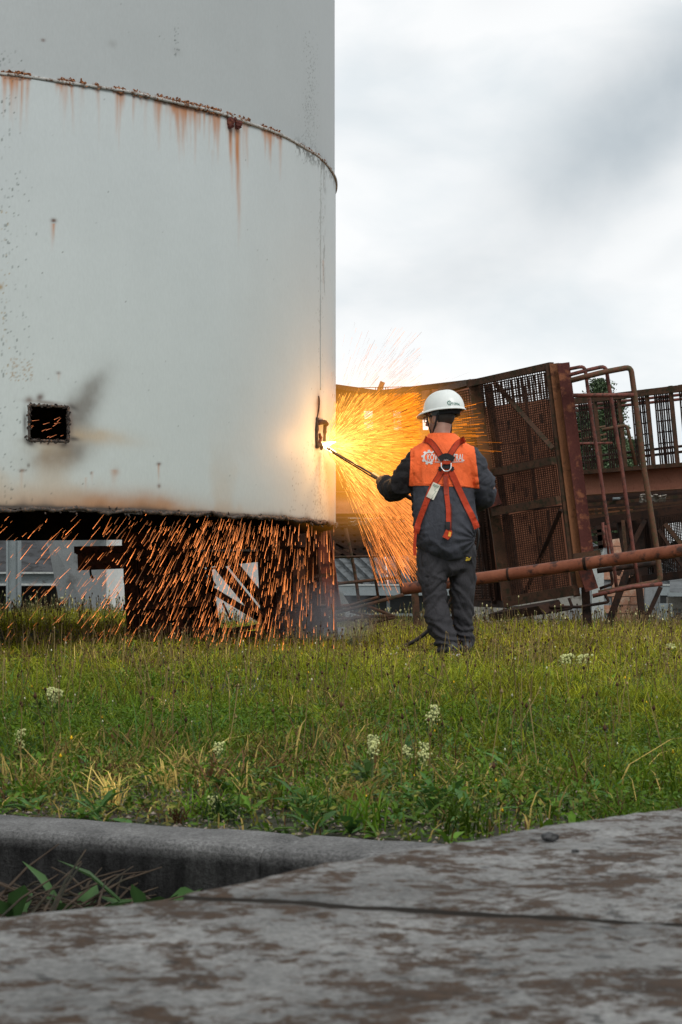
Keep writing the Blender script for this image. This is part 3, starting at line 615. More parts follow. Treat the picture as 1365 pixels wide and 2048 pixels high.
# ---------------------------------------------------------------- walkway on the right
def walkway(loc, label): return thing('steel_walkway', loc, label, 'walkway', 'rusty scrap walkways')
wr_ = walkway(W(1290, 1000, 23.5), 'long rusty walkway with slatted side panels and tan beam at the right edge')
Yw, Yw2 = 24.0, 22.6
def yy(px): return Yw+(Yw2-Yw)*(px-1140)/260
bar('beam', M['rust_beam'], wr_, (1130, 972, yy(1130)), (1420, 952, yy(1420)), 44, 30, 'I')
bar('rail', M['rust_frame'], wr_, (1130, 805, yy(1130)), (1420, 770, yy(1420)), 13, 10)
bar('rail', M['rust_frame'], wr_, (1140, 947, yy(1140)-.2), (1420, 925, yy(1420)-.2), 8, 12)
for (x0, x1) in [(1158, 1186), (1208, 1234), (1262, 1290), (1308, 1338), (1358, 1392)]:
    t0, t1 = 800-(x0-1150)*.14, 800-(x1-1150)*.14; b0, b1 = 945-(x0-1150)*.09, 945-(x1-1150)*.09
    wire_mesh([(x0, t0, yy(x0)), (x1, t1, yy(x1)), (x1+14, b1, yy(x1)), (x0+14, b0, yy(x0))], 6 if x1 < 1250 else 7, 7, .017, M['rust_dark'], wr_, 'slatted_panel', .012)
    for xx, tt, bb in ((x1, t1, b1),): bar('post', M['rust_frame'], wr_, (xx+3, tt-2, yy(xx)-.04), (xx+18, bb, yy(xx)-.04), 7.5, 8)
for dy in (0, 9): tubes('rail', M['tube_red'], wr_, [(1140, 818+dy-4, yy(1140)+.7), (1420, 783+dy, yy(1420)+.7)], 2.8, 24.5)
for dy in (0, 8): tubes('rail', M['rust_dark'], wr_, [(1140, 918+dy*1.4, yy(1140)+.9), (1420, 886+dy*1.4, yy(1420)+.9)], 2.6, 24.8)
for y_ in (862, 878, 888): tubes('rail', M['tube_moss'], wr_, [(1150, y_+3, 25), (1215, y_-10, 25)], 2.2, 25)
tubes('hoop', M['tube_red'], wr_, [(1140, 888, 23.2), (1225, 886, 23.2)], 2.6, 23.2)
tubes('hoop', M['tube_moss'], wr_, [(1205, 860, 23.2), (1254, 850, 23.2), (1272, 930, 23.2)], 3.6, 23.2)
for (a, b, w_, m_) in [((1150, 1012), (1400, 990), 7, 'rust_frame'), ((1150, 1005), (1400, 984), 5, 'rust_dark'), ((1160, 1026), (1400, 1001), 5, 'rust_frame'), ((1150, 1040), (1400, 1012), 13, 'rust_frame')]:
    bar('joist', M[m_], wr_, (*a, 23), (*b, 22), w_, 12)
plate('deck_plate', M['rust_dark'], wr_, [(1150, 985, 24.6), (1420, 966, 24.6), (1420, 1040, 24.6), (1150, 1062, 24.6)])
plate('floor_plate', M['rust_tan'], wr_, [(1170, 1018, 24), (1268, 1012, 24), (1262, 1030, 24), (1178, 1042, 24)])
for px in (1193, 1206, 1242): bar('cleat', M['rust_frame'], wr_, (px, 1016, 23.6), (px+2, 1042, 23.6), 5, 4)
tubes('conduit', M['grey_paint'], wr_, [(1226, 998, 22.6), (1290, 995, 22.6)], 3, 22.6)
# lower wreck behind the pipe on the right
lw = thing('crushed_platform', W(1300, 1150, 22), 'dark crushed mesh platform below the walkway at the right edge', 'scrap frame')
bar('beam', M['rust_dark'], lw, (1178, 1046, 21.6), (1420, 1010, 21), 16, 14); bar('beam', M['rust_dark'], lw, (1250, 1164, 21.6), (1420, 1142, 21), 16, 14)
bar('post', M['rust_dark'], lw, (1242, 1040, 21.5), (1262, 1150, 21.5), 17, 14); bar('post', M['rust_frame'], lw, (1246, 1040, 21.3), (1252, 1108, 21.3), 7, 6)
bar('post', M['rust_dark'], lw, (1270, 1036, 21.5), (1284, 1160, 21.5), 26, 10); bar('post', M['rust_dark'], lw, (1302, 1030, 21.5), (1318, 1160, 21.5), 16, 10)
bar('brace', M['rust_dark'], lw, (1290, 1040, 21.3), (1235, 1150, 21.3), 9, 8); bar('brace', M['rust_frame'], lw, (1330, 1048, 21.2), (1372, 1100, 21.2), 9, 8); bar('brace', M['rust_dark'], lw, (1318, 1060, 21.2), (1375, 1148, 21.2), 7, 8)
wire_mesh([(1252, 1045, 21.7), (1420, 1018, 21.2), (1428, 1146, 21.2), (1262, 1162, 21.7)], 44, 40, .012, M['rust_dark'], lw)
plate('floor_plate', M['rust_dark'], lw, [(1250, 1038, 22.1), (1326, 1028, 22.1), (1336, 1120, 22.1), (1260, 1150, 22.1)])
plate('floor_plate', M['rust_dark'], lw, [(1344, 1082, 22.1), (1420, 1072, 22.1), (1420, 1120, 22.1), (1344, 1124, 22.1)])
for (a, b, w_) in [((1184, 1064), (1245, 1056), 6), ((1184, 1078), (1245, 1070), 12), ((1196, 1040), (1202, 1098), 9), ((1185, 1096), (1210, 1092), 6)]: bar('beam', M['rust_dark'], lw, (*a, 22.8), (*b, 22.8), w_, 8)
def rag(px, py, Y, sx, sz, seed, label, name='torn_insulation'):
    r_ = random.Random(seed); q0 = W(px, py, Y); bm = bmesh.new(); bmesh.ops.create_grid(bm, x_segments=12, y_segments=6, size=1)
    for v in bm.verts:
        x, z = v.co.x*sx, v.co.y*sz*(1+.5*noise.noise(Vector((v.co.x*2, seed, 0)))); n_ = noise.noise(Vector((v.co.x*3, v.co.y*3, seed)))
        v.co = Vector((x+.02*n_, .04*n_-.05*v.co.y, z+.03*noise.noise(Vector((v.co.x*6, v.co.y*4, seed+5)))))
    bmesh.ops.delete(bm, geom=[f for f in bm.faces if r_.random() < .10], context='FACES'); bmesh.ops.solidify(bm, geom=bm.faces[:], thickness=.008)
    me = bpy.data.meshes.new(name); bm.to_mesh(me); bm.free(); me.materials.append(M['rotten']); o = new_obj(name, me, None, q0); return tag(o, label, 'scrap')
rag(1306, 997, 21.8, .16, .04, 3, 'torn off-white insulation scrap hanging on the right walkway beam')
rag(735, 1044, 18.5, .20, .035, 9, 'tattered pale insulation lying on the dark beams left of the worker')
rag(800, 1050, 18.8, .16, .03, 12, 'thin pale insulation strip just behind the worker left arm side')
# ---------------------------------------------------------------- long red pipe
pp = thing('rusty_pipe', W(830, 1176, 17), 'long rusty red pipe slanting up to the right behind the worker', 'pipe')
PA, PB = Vector(W(808, 1178, 17.2)), Vector(W(1460, 1087, 16.2)); n = 60; vs = [PA+(PB-PA)*i/n for i in range(n+1)]
ro = .058
MB().tube(vs, [ro*(1+.015*noise.noise(Vector((i*.4, 0, 0)))) for i in range(n+1)], 20, caps=False).build('pipe_wall', M['rust_pipe'], pp, True)
MB().tube([PA, PA+(PB-PA)*.3], ro-.006, 20, caps=False).build('pipe_bore', M['char'], pp, True)
d_ = (PB-PA).normalized(); x_ = d_.cross(Vector((0, 0, 1))).normalized(); y_ = x_.cross(d_)
vs, fs = [], []
for k in range(24):
    a = 2*math.pi*k/24
    for r_ in (ro-.006, ro+.001): vs.append(PA-d_*.001+(x_*math.cos(a)+y_*math.sin(a))*r_)
fs = [(2*k, 2*k+1, (2*k+3) % 48, (2*k+2) % 48) for k in range(24)]; mesh_from('pipe_rim', vs, fs, M['rust_plate'], pp)
for t_ in (.335, .57): q = PA+(PB-PA)*t_; MB().tube([q-d_*.012, q-d_*.006, q+d_*.006, q+d_*.012], [ro, ro+.004, ro+.004, ro], 20, caps=False).build('weld_ring', M['rust_dark'], pp, True)
q = PA+(PB-PA)*.575; MB().tube([q+(x_*math.cos(a)+y_*math.sin(a))*(ro+.008) for a in np.linspace(0, 6.28, 20)[:-1]], .006, 5, close=True).build('sling_wire', M['rust_dark'], pp)
# ---------------------------------------------------------------- walkway behind the sparks
wl_ = walkway(W(800, 1000, 24), 'rusty plated walkway with three window gaps behind the flying sparks')
Ym = 24.5; mt = M['floor_rust']
MB().slab(W(600, 976, Ym+.3), W(990, 974, Ym+.3), W(990, 1050, Ym+.3), W(600, 1052, Ym+.3), -.02).build('deck_plate', M['rust_dark'], wl_)
bar('beam', M['rust_beam'], wl_, (600, 1006, Ym-.3), (990, 1004, Ym-.3), 44, 30, 'I')
bar('rail', M['rust_frame'], wl_, (662, 772, Ym), (762, 786, Ym), 9, 10); bar('rail', M['rust_frame'], wl_, (758, 786, Ym), (960, 762, Ym-.8), 10, 10)
xs_ = [664, 724, 747, 783, 804, 841, 862, 900, 960]
for i in range(len(xs_)-1):
    x0, x1 = xs_[i], xs_[i+1]; tp = lambda x: (772+(x-662)*.14 if x < 760 else 786-(x-760)*.12)+3
    if i % 2 == 0 or i == 7: plate('side_plate', mt if i != 0 else M['rust_frame'], wl_, [(x0+.6, tp(x0), Ym+.05), (x1-.6, tp(x1), Ym+.05), (x1+6, 980, Ym+.05), (x0+7, 980, Ym+.05)])
    else:
        plate('side_plate', mt, wl_, [(x0, tp(x0), Ym+.05), (x1, tp(x1), Ym+.05), (x1, 822, Ym+.05), (x0, 822, Ym+.05)]); plate('side_plate', mt, wl_, [(x0+2, 860, Ym+.05), (x1+2, 860, Ym+.05), (x1+7, 980, Ym+.05), (x0+7, 980, Ym+.05)])
    bar('post', M['rust_frame'], wl_, (x0, tp(x0), Ym-.03), (x0+7, 984, Ym-.03), 5, 6)
for y_ in (840, 905, 940): bar('rail', M['rust_frame'], wl_, (660, y_+2, Ym-.1), (960, y_-8, Ym-.1), 3.5, 5)
bar('bracket', M['rust_tan'], wl_, (757, 786, Ym), (766, 764, Ym), 10, 8); bar('rail', M['rust_dark'], wl_, (662, 985, Ym-.5), (940, 983, Ym-.5), 3, 6)
wire_mesh([(672, 776, Ym-.2), (900, 772, Ym-.2), (910, 978, Ym-.2), (684, 978, Ym-.2)], 46, 2, .010, M['rust_dark'], wl_, 'slatted_panel', skip=lambda u: .22 < u < .34 or .47 < u < .58 or u > .72)
# ---------------------------------------------------------------- heap of bent frames left of the worker
hp = thing('bent_guard_frame', W(740, 1230, 18), 'heap of bent rusty tube frames between the tank and the worker', 'scrap frame')
Yh = 17.8
for pts, r_ in [([(692, 1056), (700, 1094), (711, 1150), (719, 1208)], 3.3), ([(738, 1075), (747, 1130), (757, 1196)], 2.8), ([(785, 1080), (793, 1110), (803, 1170), (805, 1190)], 3.6)]: tubes('upright', M['rust_frame'], hp, pts, r_, Yh)
for pts, r_ in [([(668, 1168), (720, 1163), (799, 1154)], 3.2), ([(655, 1222), (706, 1209), (757, 1194)], 2.6), ([(650, 1230), (727, 1212), (808, 1189)], 3.6), ([(700, 1223), (740, 1232), (790, 1236)], 2.4), ([(734, 1212), (792, 1234), (728, 1250)], 3.2), ([(600, 1252), (660, 1243), (725, 1234), (782, 1231)], 3.6), ([(666, 1230), (700, 1238), (716, 1244)], 2.2), ([(662, 1115), (760, 1112), (800, 1108)], 2.6)]: tubes('rail', M['rust_frame'], hp, pts, r_, Yh-.1, .02)
for (a, b, w_, m_) in [((640, 1066), (850, 1060), 10, 'rust_dark'), ((640, 1078), (850, 1074), 8, 'rust_dark'), ((640, 1094), (850, 1084), 12, 'rust_dark'), ((650, 1113), (850, 1104), 8, 'rust_dark'), ((640, 1046), (860, 1046), 5, 'rust_frame'), ((670, 1053), (860, 1055), 4, 'rust_dark'), ((672, 1088), (720, 1116), 4, 'rust_frame'), ((662, 1096), (700, 1118), 4, 'rust_frame'), ((640, 1036), (880, 1034), 3, 'rust_frame')]: bar('joist', M[m_], hp, (*a, 18.8), (*b, 18.8), w_, 14)
MB().slab(W(600, 1034, 19.4), W(900, 1030, 19.4), W(900, 1100, 19.4), W(600, 1116, 19.4), -.02).build('deck_plate', M['rust_dark'], hp)
bar('post', M['rust_frame'], hp, (822, 1060, 18.6), (836, 1275, 18.6), 14, 14)
for x in (684, 708, 726, 764, 812): bar('cleat', M['rust_dark'], hp, (x, 1036, 18.9), (x+3, 1100, 18.9), 5, 5)
gp = thing('fallen_pipe', W(790, 1250, 19.5), 'brown pipe lying on the grass behind the bent tube frames', 'pipe')
a_, b_ = W(690, 1256, 20.5), W(868, 1246, 21.5); a_.z = gz(a_.x, a_.y)+.035; b_.z = gz(b_.x, b_.y)+.035; MB().tube([a_, b_], .035, 12).build('pipe_wall', M['rust_red'], gp, True)
# ---------------------------------------------------------------- steel legs and wreckage below the tank
sf = thing('tank_support_frame', (-1.5, 16, 0), 'dark rusty support legs and beams standing under the cut tank', 'support frame')
def pl(c4, m_='rust_leg', th=.05, name='plate'): return plate(name, M[m_], sf, c4, th)
Yc = 15.2
for (x0, x1, b0, b1) in [(247, 272, 257, 286), (276, 300, 288, 312), (305, 332, 314, 344), (337, 362, 347, 392), (366, 398, 396, 440)]:
    bar('leg', M['rust_leg'], sf, ((x0+x1)/2, 1080, Yc), ((b0+b1)/2, 1292, Yc), (x1-x0)*1.05, 22, 'I')
pl([(246, 1112, Yc+.3), (394, 1100, Yc+.3), (440, 1280, Yc+.3), (256, 1285, Yc+.3)], 'rust_leg', .02, 'web_plate')
for (y0, y1) in [(1108, 1102), (1160, 1150), (1215, 1205), (1262, 1258)]: bar('cross_beam', M['rust_leg'], sf, (248, y0, Yc-.15), (400+(y0-1108)*.22, y1, Yc-.15), 12, 12)
bar('cross_beam', M['rust_leg'], sf, (156, 1124, Yc-.2), (250, 1120, Yc-.2), 34, 16, True); bar('cross_beam', M['rust_frame'], sf, (168, 1128, Yc-.45), (250, 1120, Yc-.45), 5, 4); bar('cross_beam', M['rust_leg'], sf, (150, 1100, Yc), (600, 1092, Yc), 14, 20)
tubes('hook', M['char'], sf, [(181, 1140, Yc-.2), (182, 1150, Yc-.2), (187, 1157, Yc-.2)], 2.2, Yc)
MB().slab(W(392, 1100, Yc+.4), W(540, 1098, Yc+.4), W(536, 1122, Yc+.4), W(398, 1136, Yc+.4), -.02).build('web_plate', M['rust_leg'], sf)
bar('cross_beam', M['rust_leg'], sf, (246, 1078, Yc), (650, 1082, Yc), 26, 30); tubes('glint_bar', M['grey_wall'], sf, [(388, 1101, Yc-.5), (516, 1100, Yc-.5)], 2.6, Yc)  # pale tube stands for the glint along the steel beam
bar('cross_beam', M['rust_leg'], sf, (390, 1118, Yc-.3), (560, 1112, Yc-.3), 16, 16)
for (a, b, w_) in [((436, 1130), (528, 1242), 19), ((466, 1128), (534, 1212), 20), ((408, 1170), (530, 1244), 13), ((416, 1118), (440, 1288), 10), ((398, 1112), (446, 1290), 11), ((412, 1142), (432, 1172), 4), ((446, 1206), (462, 1240), 4), ((488, 1160), (528, 1212), 5)]: bar('brace', M['rust_leg'], sf, (*a, Yc-.1), (*b, Yc-.1), w_, 8)
bar('rail', M['rust_frame'], sf, (400, 1143, Yc-.4), (500, 1120, Yc-.4), 4, 4)
for (x0, b0, w_) in [(530, 542, 34), (566, 572, 36), (600, 604, 34), (625, 634, 24)]: bar('leg', M['rust_leg'], sf, (x0, 1070, Yc), (b0, 1290, Yc), w_, 16, 'I')
pl([(520, 1085, Yc+.3), (650, 1078, Yc+.3), (660, 1262, Yc+.3), (524, 1262, Yc+.3)], 'rust_leg', .02, 'web_plate')
M['rust_col'] = weathered('rust_col', (.16, .048, .03), (.22, .07, .042), (.06, .025, .02), 3, .7, .6)
bar('leg', M['rust_col'], sf, (646, 1062, 14.6), (668, 1215, 14.6), 30, 14, True); bar('leg', M['rust_leg'], sf, (620, 1062, 14.7), (640, 1290, 14.7), 18, 14); bar('leg', M['rust_leg'], sf, (664, 1210, 14.7), (672, 1280, 14.7), 12, 14)
bar('cross_beam', M['rust_frame'], sf, (625, 1153, 14.4), (672, 1148, 14.4), 7, 8)
for pts, r_ in [([(440, 1262), (500, 1256), (560, 1240), (620, 1262)], 4.5), ([(432, 1270), (520, 1266), (640, 1266)], 5), ([(560, 1224), (620, 1212), (700, 1212)], 4)]: tubes('fallen_tube', M['rust_frame'], sf, pts, r_, 15, .03)
for (a, b, w_) in [((430, 1276), (640, 1272), 10), ((520, 1246), (664, 1250), 9), ((600, 1232), (668, 1224), 8)]: bar('fallen_beam', M['rust_leg'], sf, (*a, 15), (*b, 15), w_, 16)
# ---------------------------------------------------------------- pale hoppers beyond
def hopper(pts_px, Y, mats, label):
    h = thing('steel_hopper', W(pts_px[2], 1250, Y), label, 'hopper', 'pale steel hoppers beyond the tank'); (x0, x1, xm, xr0, xr1, t_, b_) = pts_px
    MB().slab(W(x0, t_, Y), W(xr0, t_, Y-.4), W(xm, b_, Y-.4), W(x1, b_, Y), -.02).build('side_panel', mats[0], h)
    MB().slab(W(xr0, t_, Y-.4), W(xr1, t_, Y), W(xr1+9, b_, Y), W(xm, b_, Y-.4), -.02).build('side_panel', mats[1], h)
    MB().beam(W(x0, t_, Y-.5), W(xr1, t_, Y-.5), .05, .05).build('rim', mats[0], h); return h
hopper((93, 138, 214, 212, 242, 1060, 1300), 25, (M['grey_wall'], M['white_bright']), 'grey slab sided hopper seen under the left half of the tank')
hopper((392, 400, 508, 500, 512, 1100, 1300), 26, (M['white_bright'], M['white_bright']), 'off-white hopper seen between the dark diagonal braces under the tank')
ps = thing('grey_panel', W(512, 1200, 26.5), 'small pale grey panel with a ledge right of the off-white hopper', 'panel')
MB().slab(W(500, 1120, 26.5), W(527, 1126, 26.5), W(527, 1190, 26.5), W(500, 1230, 26.5), -.05).build('sheet', M['grey_wall'], ps); MB().beam(W(505, 1170, 26.2), W(530, 1170, 26.2), .05, .1).build('ledge', M['white_wall'], ps)
wsx = thing('white_sheet', W(690, 1230, 20), 'white bent sheet propped behind the fallen tubes beside the tank leg', 'sheet'); MB().slab(W(672, 1180, 20), W(684, 1184, 20), W(716, 1236, 20), W(694, 1240, 20), -.02).build('sheet', M['white_wall'], wsx)
# ---------------------------------------------------------------- long low building behind
bd = thing('greenhouse_building', W(700, 1235, 38), 'long low grey building with sloping sheet roof running behind the scrap', 'building')
Yb = 38; ZE, ZR, ZF = CAMZ+(CY-1171)/F*Yb, CAMZ+(CY-1090)/F*(Yb+4), -1.6
def Wx(px, Y): return (px-CX)/F*Y
def roofbay(x0, x1, mat):
    MB().slab((x0, Yb, ZE), (x1, Yb, ZE), (x1, Yb+4, ZR), (x0, Yb+4, ZR), -.05).build('roof', mat, bd)
xl, xr = -11, 10.5; x = xl; k = 0; seams = MB()
while x < xr:
    roofbay(x+.01, x+1.49, M['roof_grey']); x += 1.5
x = xl
while x < xr: seams.beam((x+.45, Yb-.02, ZE+.06), (x-.45, Yb+4, ZR+.06), .035, .06, Vector((0, 0, 1))); x += .25
seams.build('roof_ribs', M['roof_grey'], bd)['kind'] = 'stuff'
MB().box(((xl+xr)/2, Yb-.12, ZE-.11), (xr-xl, .18, .2)).build('gutter', M['grey_paint'], bd); MB().box(((xl+xr)/2, Yb-.2, ZE+.01), (xr-xl, .06, .03)).build('gutter_lip', M['white_wall'], bd)
MB().box(((xl+xr)/2, Yb+.25, (ZE+ZF)/2-.1), (xr-xl, .2, ZE-ZF-.2)).build('wall', M['dark_glass'], bd); MB().box(((xl+xr)/2, Yb+6, 0), (xr-xl, 4, 1.2)).build('rear_wall', M['grey_wall'], bd)
x = xl
while x < xr:
    MB().box((x, Yb+.1, (ZE+ZF)/2-.1), (.07, .08, ZE-ZF-.2)).build('mullion', M['grey_paint'], bd); x += 1.5
MB().box(((xl+xr)/2, Yb+.1, ZE-.62), (xr-xl, .08, .06)).build('transom', M['grey_paint'], bd)
for px in (28, 1330): pst = Wx(px, 27); tag(MB().channel((pst, 27, -1.2), (pst, 27, 2.6 if px < 100 else .30), .20, .16, .03, i_sec=True).build('steel_post', M['grey_paint'], None, False, (pst, 27, -1.2)), 'pale grey steel post standing in front of the building at the left edge' if px < 100 else 'pale blue-grey post beside the brick wall near the right edge', 'post', 'grey steel posts')
gb = thing('canopy_beam', (Wx(60, 29), 29, .6), 'pale horizontal beam carrying the dark sloping canopy at far left', 'beam')
MB().box((Wx(20, 29), 29, CAMZ+(CY-1157)/F*29), (2.2, .15, .16)).build('web', M['grey_paint'], gb); MB().box((Wx(20, 29), 28.95, CAMZ+(CY-1146)/F*29), (2.2, .3, .03)).build('flange', M['white_wall'], gb); MB().box((Wx(20, 29), 28.95, CAMZ+(CY-1169)/F*29), (2.2, .3, .03)).build('flange', M['white_wall'], gb)
MB().slab(W(-150, 1145, 29.2), W(140, 1145, 29.2), W(96, 1070, 31), W(-150, 1070, 31), -.05).build('canopy_sheet', weathered('canopy', (.035, .037, .04), (.06, .063, .068), (.02, .02, .02), 2), gb)
MB().beam(W(95, 1086, 28.9), W(140, 1150, 28.9), .05, .05).build('edge_strip', M['grey_paint'], gb)
MB().slab(W(-150, 1172, 30), W(137, 1172, 30), W(137, 1290, 30), W(-150, 1290, 30), -.05).build('opening_shade', M['black_in'], gb)  # black sheet stands for the shade in the opening below the beam
# block walls
def block_wall(px0, px1, Y, z0, z1, bw, bh, mat, label, name='block_wall', bn='block'):
    wl2 = thing(name, (Wx(px0, Y), Y, z0), label, 'wall'); x0, x1 = Wx(px0, Y), Wx(px1, Y); me = None; r = 0; z = z0
    rr2 = random.Random(int(px0)); mor = MB(); mor.box(((x0+x1)/2, Y+.09, (z0+z1)/2), (x1-x0-.02, .14, z1-z0-.02)); mor.build('mortar', M['grey_wall'], wl2)
    base = MB(); base.box((0, 0, 0), (bw-.012, .18, bh-.012)); mb_ = base.build(bn, mat, wl2); mb_.location = Vector((x0+bw/2, Y+.07, z0+bh/2))-wl2.location
    m0 = mb_.data
    for v in m0.vertices: v.co += wl2.location
    first = True
    while z < z1-.01:
        x = x0-(bw/2 if r % 2 else 0)
        while x < x1-.02:
            if x > x0-.01:
                if first: first = False
                else: o = bpy.data.objects.new(bn, m0); S.collection.objects.link(o); o.parent = wl2; o.location = Vector((x+bw/2, Y+.07+rr2.uniform(-.006, .006), z+bh/2))-wl2.location
            x += bw
        z += bh; r += 1
    return wl2
block_wall(930, 1130, 27.5, -.75, CAMZ+(CY-1196)/F*27.5, .40, .20, M['block_mat'], 'low pale concrete block wall seen under the rusty cage')
block_wall(1206, 1288, 30, -1.0, CAMZ+(CY-1088)/F*30, .30, .14, M['brick_mat'], 'reddish brick pier between the grey walls at right', 'brick_pier', 'brick')
block_wall(1336, 1420, 29, -1.0, CAMZ+(CY-1200)/F*29, .40, .20, M['block_mat'], 'brown block wall low at the right edge beyond the grey post')
for (x0, x1, y0, m_, lb) in [(1118, 1182, 1080, 'grey_wall', 'grey wall panel seen right of the cage leg above the grass'), (1182, 1208, 1095, 'white_wall', 'narrow pale wall strip left of the reddish brick pier'), (1289, 1320, 1130, 'grey_wall', 'grey wall panel right of the reddish brick pier')]:
    t_ = thing('wall_panel', (Wx(x0, 29.5), 29.5, -1), lb, 'wall', 'pale wall panels'); MB().box((Wx((x0+x1)/2, 29.5), 29.5, (-1+CAMZ+(CY-y0)/F*29.5)/2), ((x1-x0)/F*29.5-.01, .12, 1+CAMZ+(CY-y0)/F*29.5)).build('panel', M[m_], t_); MB().box((Wx((x0+x1)/2, 29.4), 29.4, CAMZ+(CY-y0)/F*29.5), ((x1-x0)/F*29.5, .2, .05)).build('coping', M['grey_paint'], t_)
tk = thing('tarpaulin_shed', W(1370, 1180, 28), 'dark grey sheet roof sloping behind the post at the right edge', 'shed')
MB().slab(W(1340, 1185, 28), W(1450, 1185, 28), W(1450, 1150, 30), W(1340, 1150, 30), -.04).build('roof', M['roof_grey'], tk); MB().beam(W(1336, 1189, 27.8), W(1450, 1189, 27.8), .06, .06).build('gutter', M['grey_paint'], tk)
# ---------------------------------------------------------------- trees
M['leaf_far'] = None
m, t, p = newmat('tree_leaves'); ai = t.nodes.new('ShaderNodeAttribute'); ai.attribute_name = 'tint'; t.links.new(ai.outputs['Color'], p.inputs['Base Color']); p.inputs['Roughness'].default_value = .6; M['leaf_far'] = m
def tree(px, topy, Y, rad, label, seed, narrow=1.0):
    r_ = np.random.default_rng(seed); X = Wx(px, Y); zt = CAMZ+(CY-topy)/F*Y; tr = thing('poplar_tree', (X, Y, -1.5), label, 'tree', 'trees behind the walkway')
    tk_ = MB(); tk_.tube([(X, Y, -1.6), (X+.1, Y, zt*.4), (X, Y, zt*.97)], [.28, .16, .02], 8); 
    for k in range(26):
        z = -.5+(zt)*.95*(k+3)/30; a = k*2.4; l_ = rad*(.9 if z < zt*.6 else .9*(zt-z)/(zt*.4)+.1); tk_.tube([(X, Y, z), (X+math.cos(a)*l_*.6, Y+math.sin(a)*l_*.6, z+l_*.7), (X+math.cos(a)*l_, Y+math.sin(a)*l_, z+l_*1.5)], [.05, .03, .008], 5)
    tk_.build('trunk', M['bark'], tr)
    n = 36000; nc = 260; cz = r_.uniform(.04, 1, nc); prof = np.where(cz < .6, .9, .9*(1-cz)/.4+.06); ca = r_.uniform(0, 6.28, nc); cr = prof*rad*np.sqrt(r_.random(nc))
    cen = np.stack([X+np.cos(ca)*cr, Y+np.sin(ca)*cr, cz*(zt+.8)-.8], -1); ci = r_.integers(0, nc, n); pos = cen[ci]+r_.normal(0, .17*narrow, (n, 3))*np.array([1, 1, 1.4]); pos[:, 2] = np.where(pos[:, 2] > zt, zt-r_.random(n)*.8, pos[:, 2])
    d1 = r_.normal(0, 1, (n, 3)); d1 /= np.linalg.norm(d1, axis=1, keepdims=True); d2 = np.cross(d1, r_.normal(0, 1, (n, 3))); d2 /= np.linalg.norm(d2, axis=1, keepdims=True); sz_ = r_.uniform(.025, .06, (n, 1))
    v = np.stack([pos-d1*sz_, pos+d2*sz_*.6, pos+d1*sz_, pos-d2*sz_*.6], 1); q = np.arange(n*4).reshape(n, 4)
    tint = np.array([.05, .085, .03])*r_.uniform(.5, 1.5, (nc, 1))[ci]*r_.uniform(.7, 1.3, (n, 1)); np_mesh('crown', v, q, M['leaf_far'], tr, {'tint': np.repeat(tint, 4, 0)}, False)
tree(1200, 758, 62, .60, 'tallest narrow dark tree top rising behind the tube hoops', 1)
tree(1228, 790, 64, .6, 'shorter narrow tree just right of the tallest one', 2)
tree(1168, 812, 63, .6, 'lower tree half hidden by the rusty column of the cage', 3)
tree(1262, 880, 66, .5, 'lowest green tree seen between the slatted walkway panels', 4)
# ---------------------------------------------------------------- the worker
MX, MY = (888-CX)/F*12, 12.0
man = thing('person', (MX, MY, 0), 'worker from behind in grey overalls, orange yoke, white helmet and red harness holding a torch', 'person')
O = Vector((MX, MY, 0))
def PP(px, py, y=0): return O+Vector(((px-888)/300, y, (1315-py)/300))
def ring_loft(rings, n=28, cap=True):
    """rings: (centre, rx, ry, axis-frame) -> closed mesh"""
    vs, fs = [], []
    for (c, rx, ry, ex, ey) in rings:
        for k in range(n): a = 2*math.pi*k/n; vs.append(c+ex*(math.cos(a)*rx)+ey*(math.sin(a)*ry))
    for i in range(len(rings)-1):
        for k in range(n): fs.append((i*n+k, i*n+(k+1) % n, (i+1)*n+(k+1) % n, (i+1)*n+k))
    fs.append(tuple(range(n))[::-1]); fs.append(tuple((len(rings)-1)*n+k for k in range(n))); return vs, fs
def limb(pts, rads, n=20, k=6, squash=1.0):
    P_ = smooth_path(pts, k); R_ = []
    for i in range(len(pts)-1):
        for j in range(k): t_ = j/k; R_.append(rads[i]*(1-t_)+rads[i+1]*t_)
    R_.append(rads[-1]); m = MB(); m.tube(P_, R_, n); return m.v, m.f
def ellipsoid(c, r, ax=None, seg=20, rings_=14):
    vs, fs = [], []; ax = ax or Matrix.Identity(3)
    for i in range(1, rings_):
        ph = math.pi*i/rings_
        for k in range(seg): a = 2*math.pi*k/seg; vs.append(Vector(c)+ax@Vector((math.sin(ph)*math.cos(a)*r[0], math.sin(ph)*math.sin(a)*r[1], math.cos(ph)*r[2])))
    t_ = len(vs); vs += [Vector(c)+ax@Vector((0, 0, r[2])), Vector(c)+ax@Vector((0, 0, -r[2]))]
    for i in range(rings_-2):
        for k in range(seg): fs.append((i*seg+k, (i+1)*seg+k, (i+1)*seg+(k+1) % seg, i*seg+(k+1) % seg))
    for k in range(seg): fs.append((t_, k, (k+1) % seg)); fs.append((t_+1, (rings_-2)*seg+(k+1) % seg, (rings_-2)*seg+k))
    return vs, fs
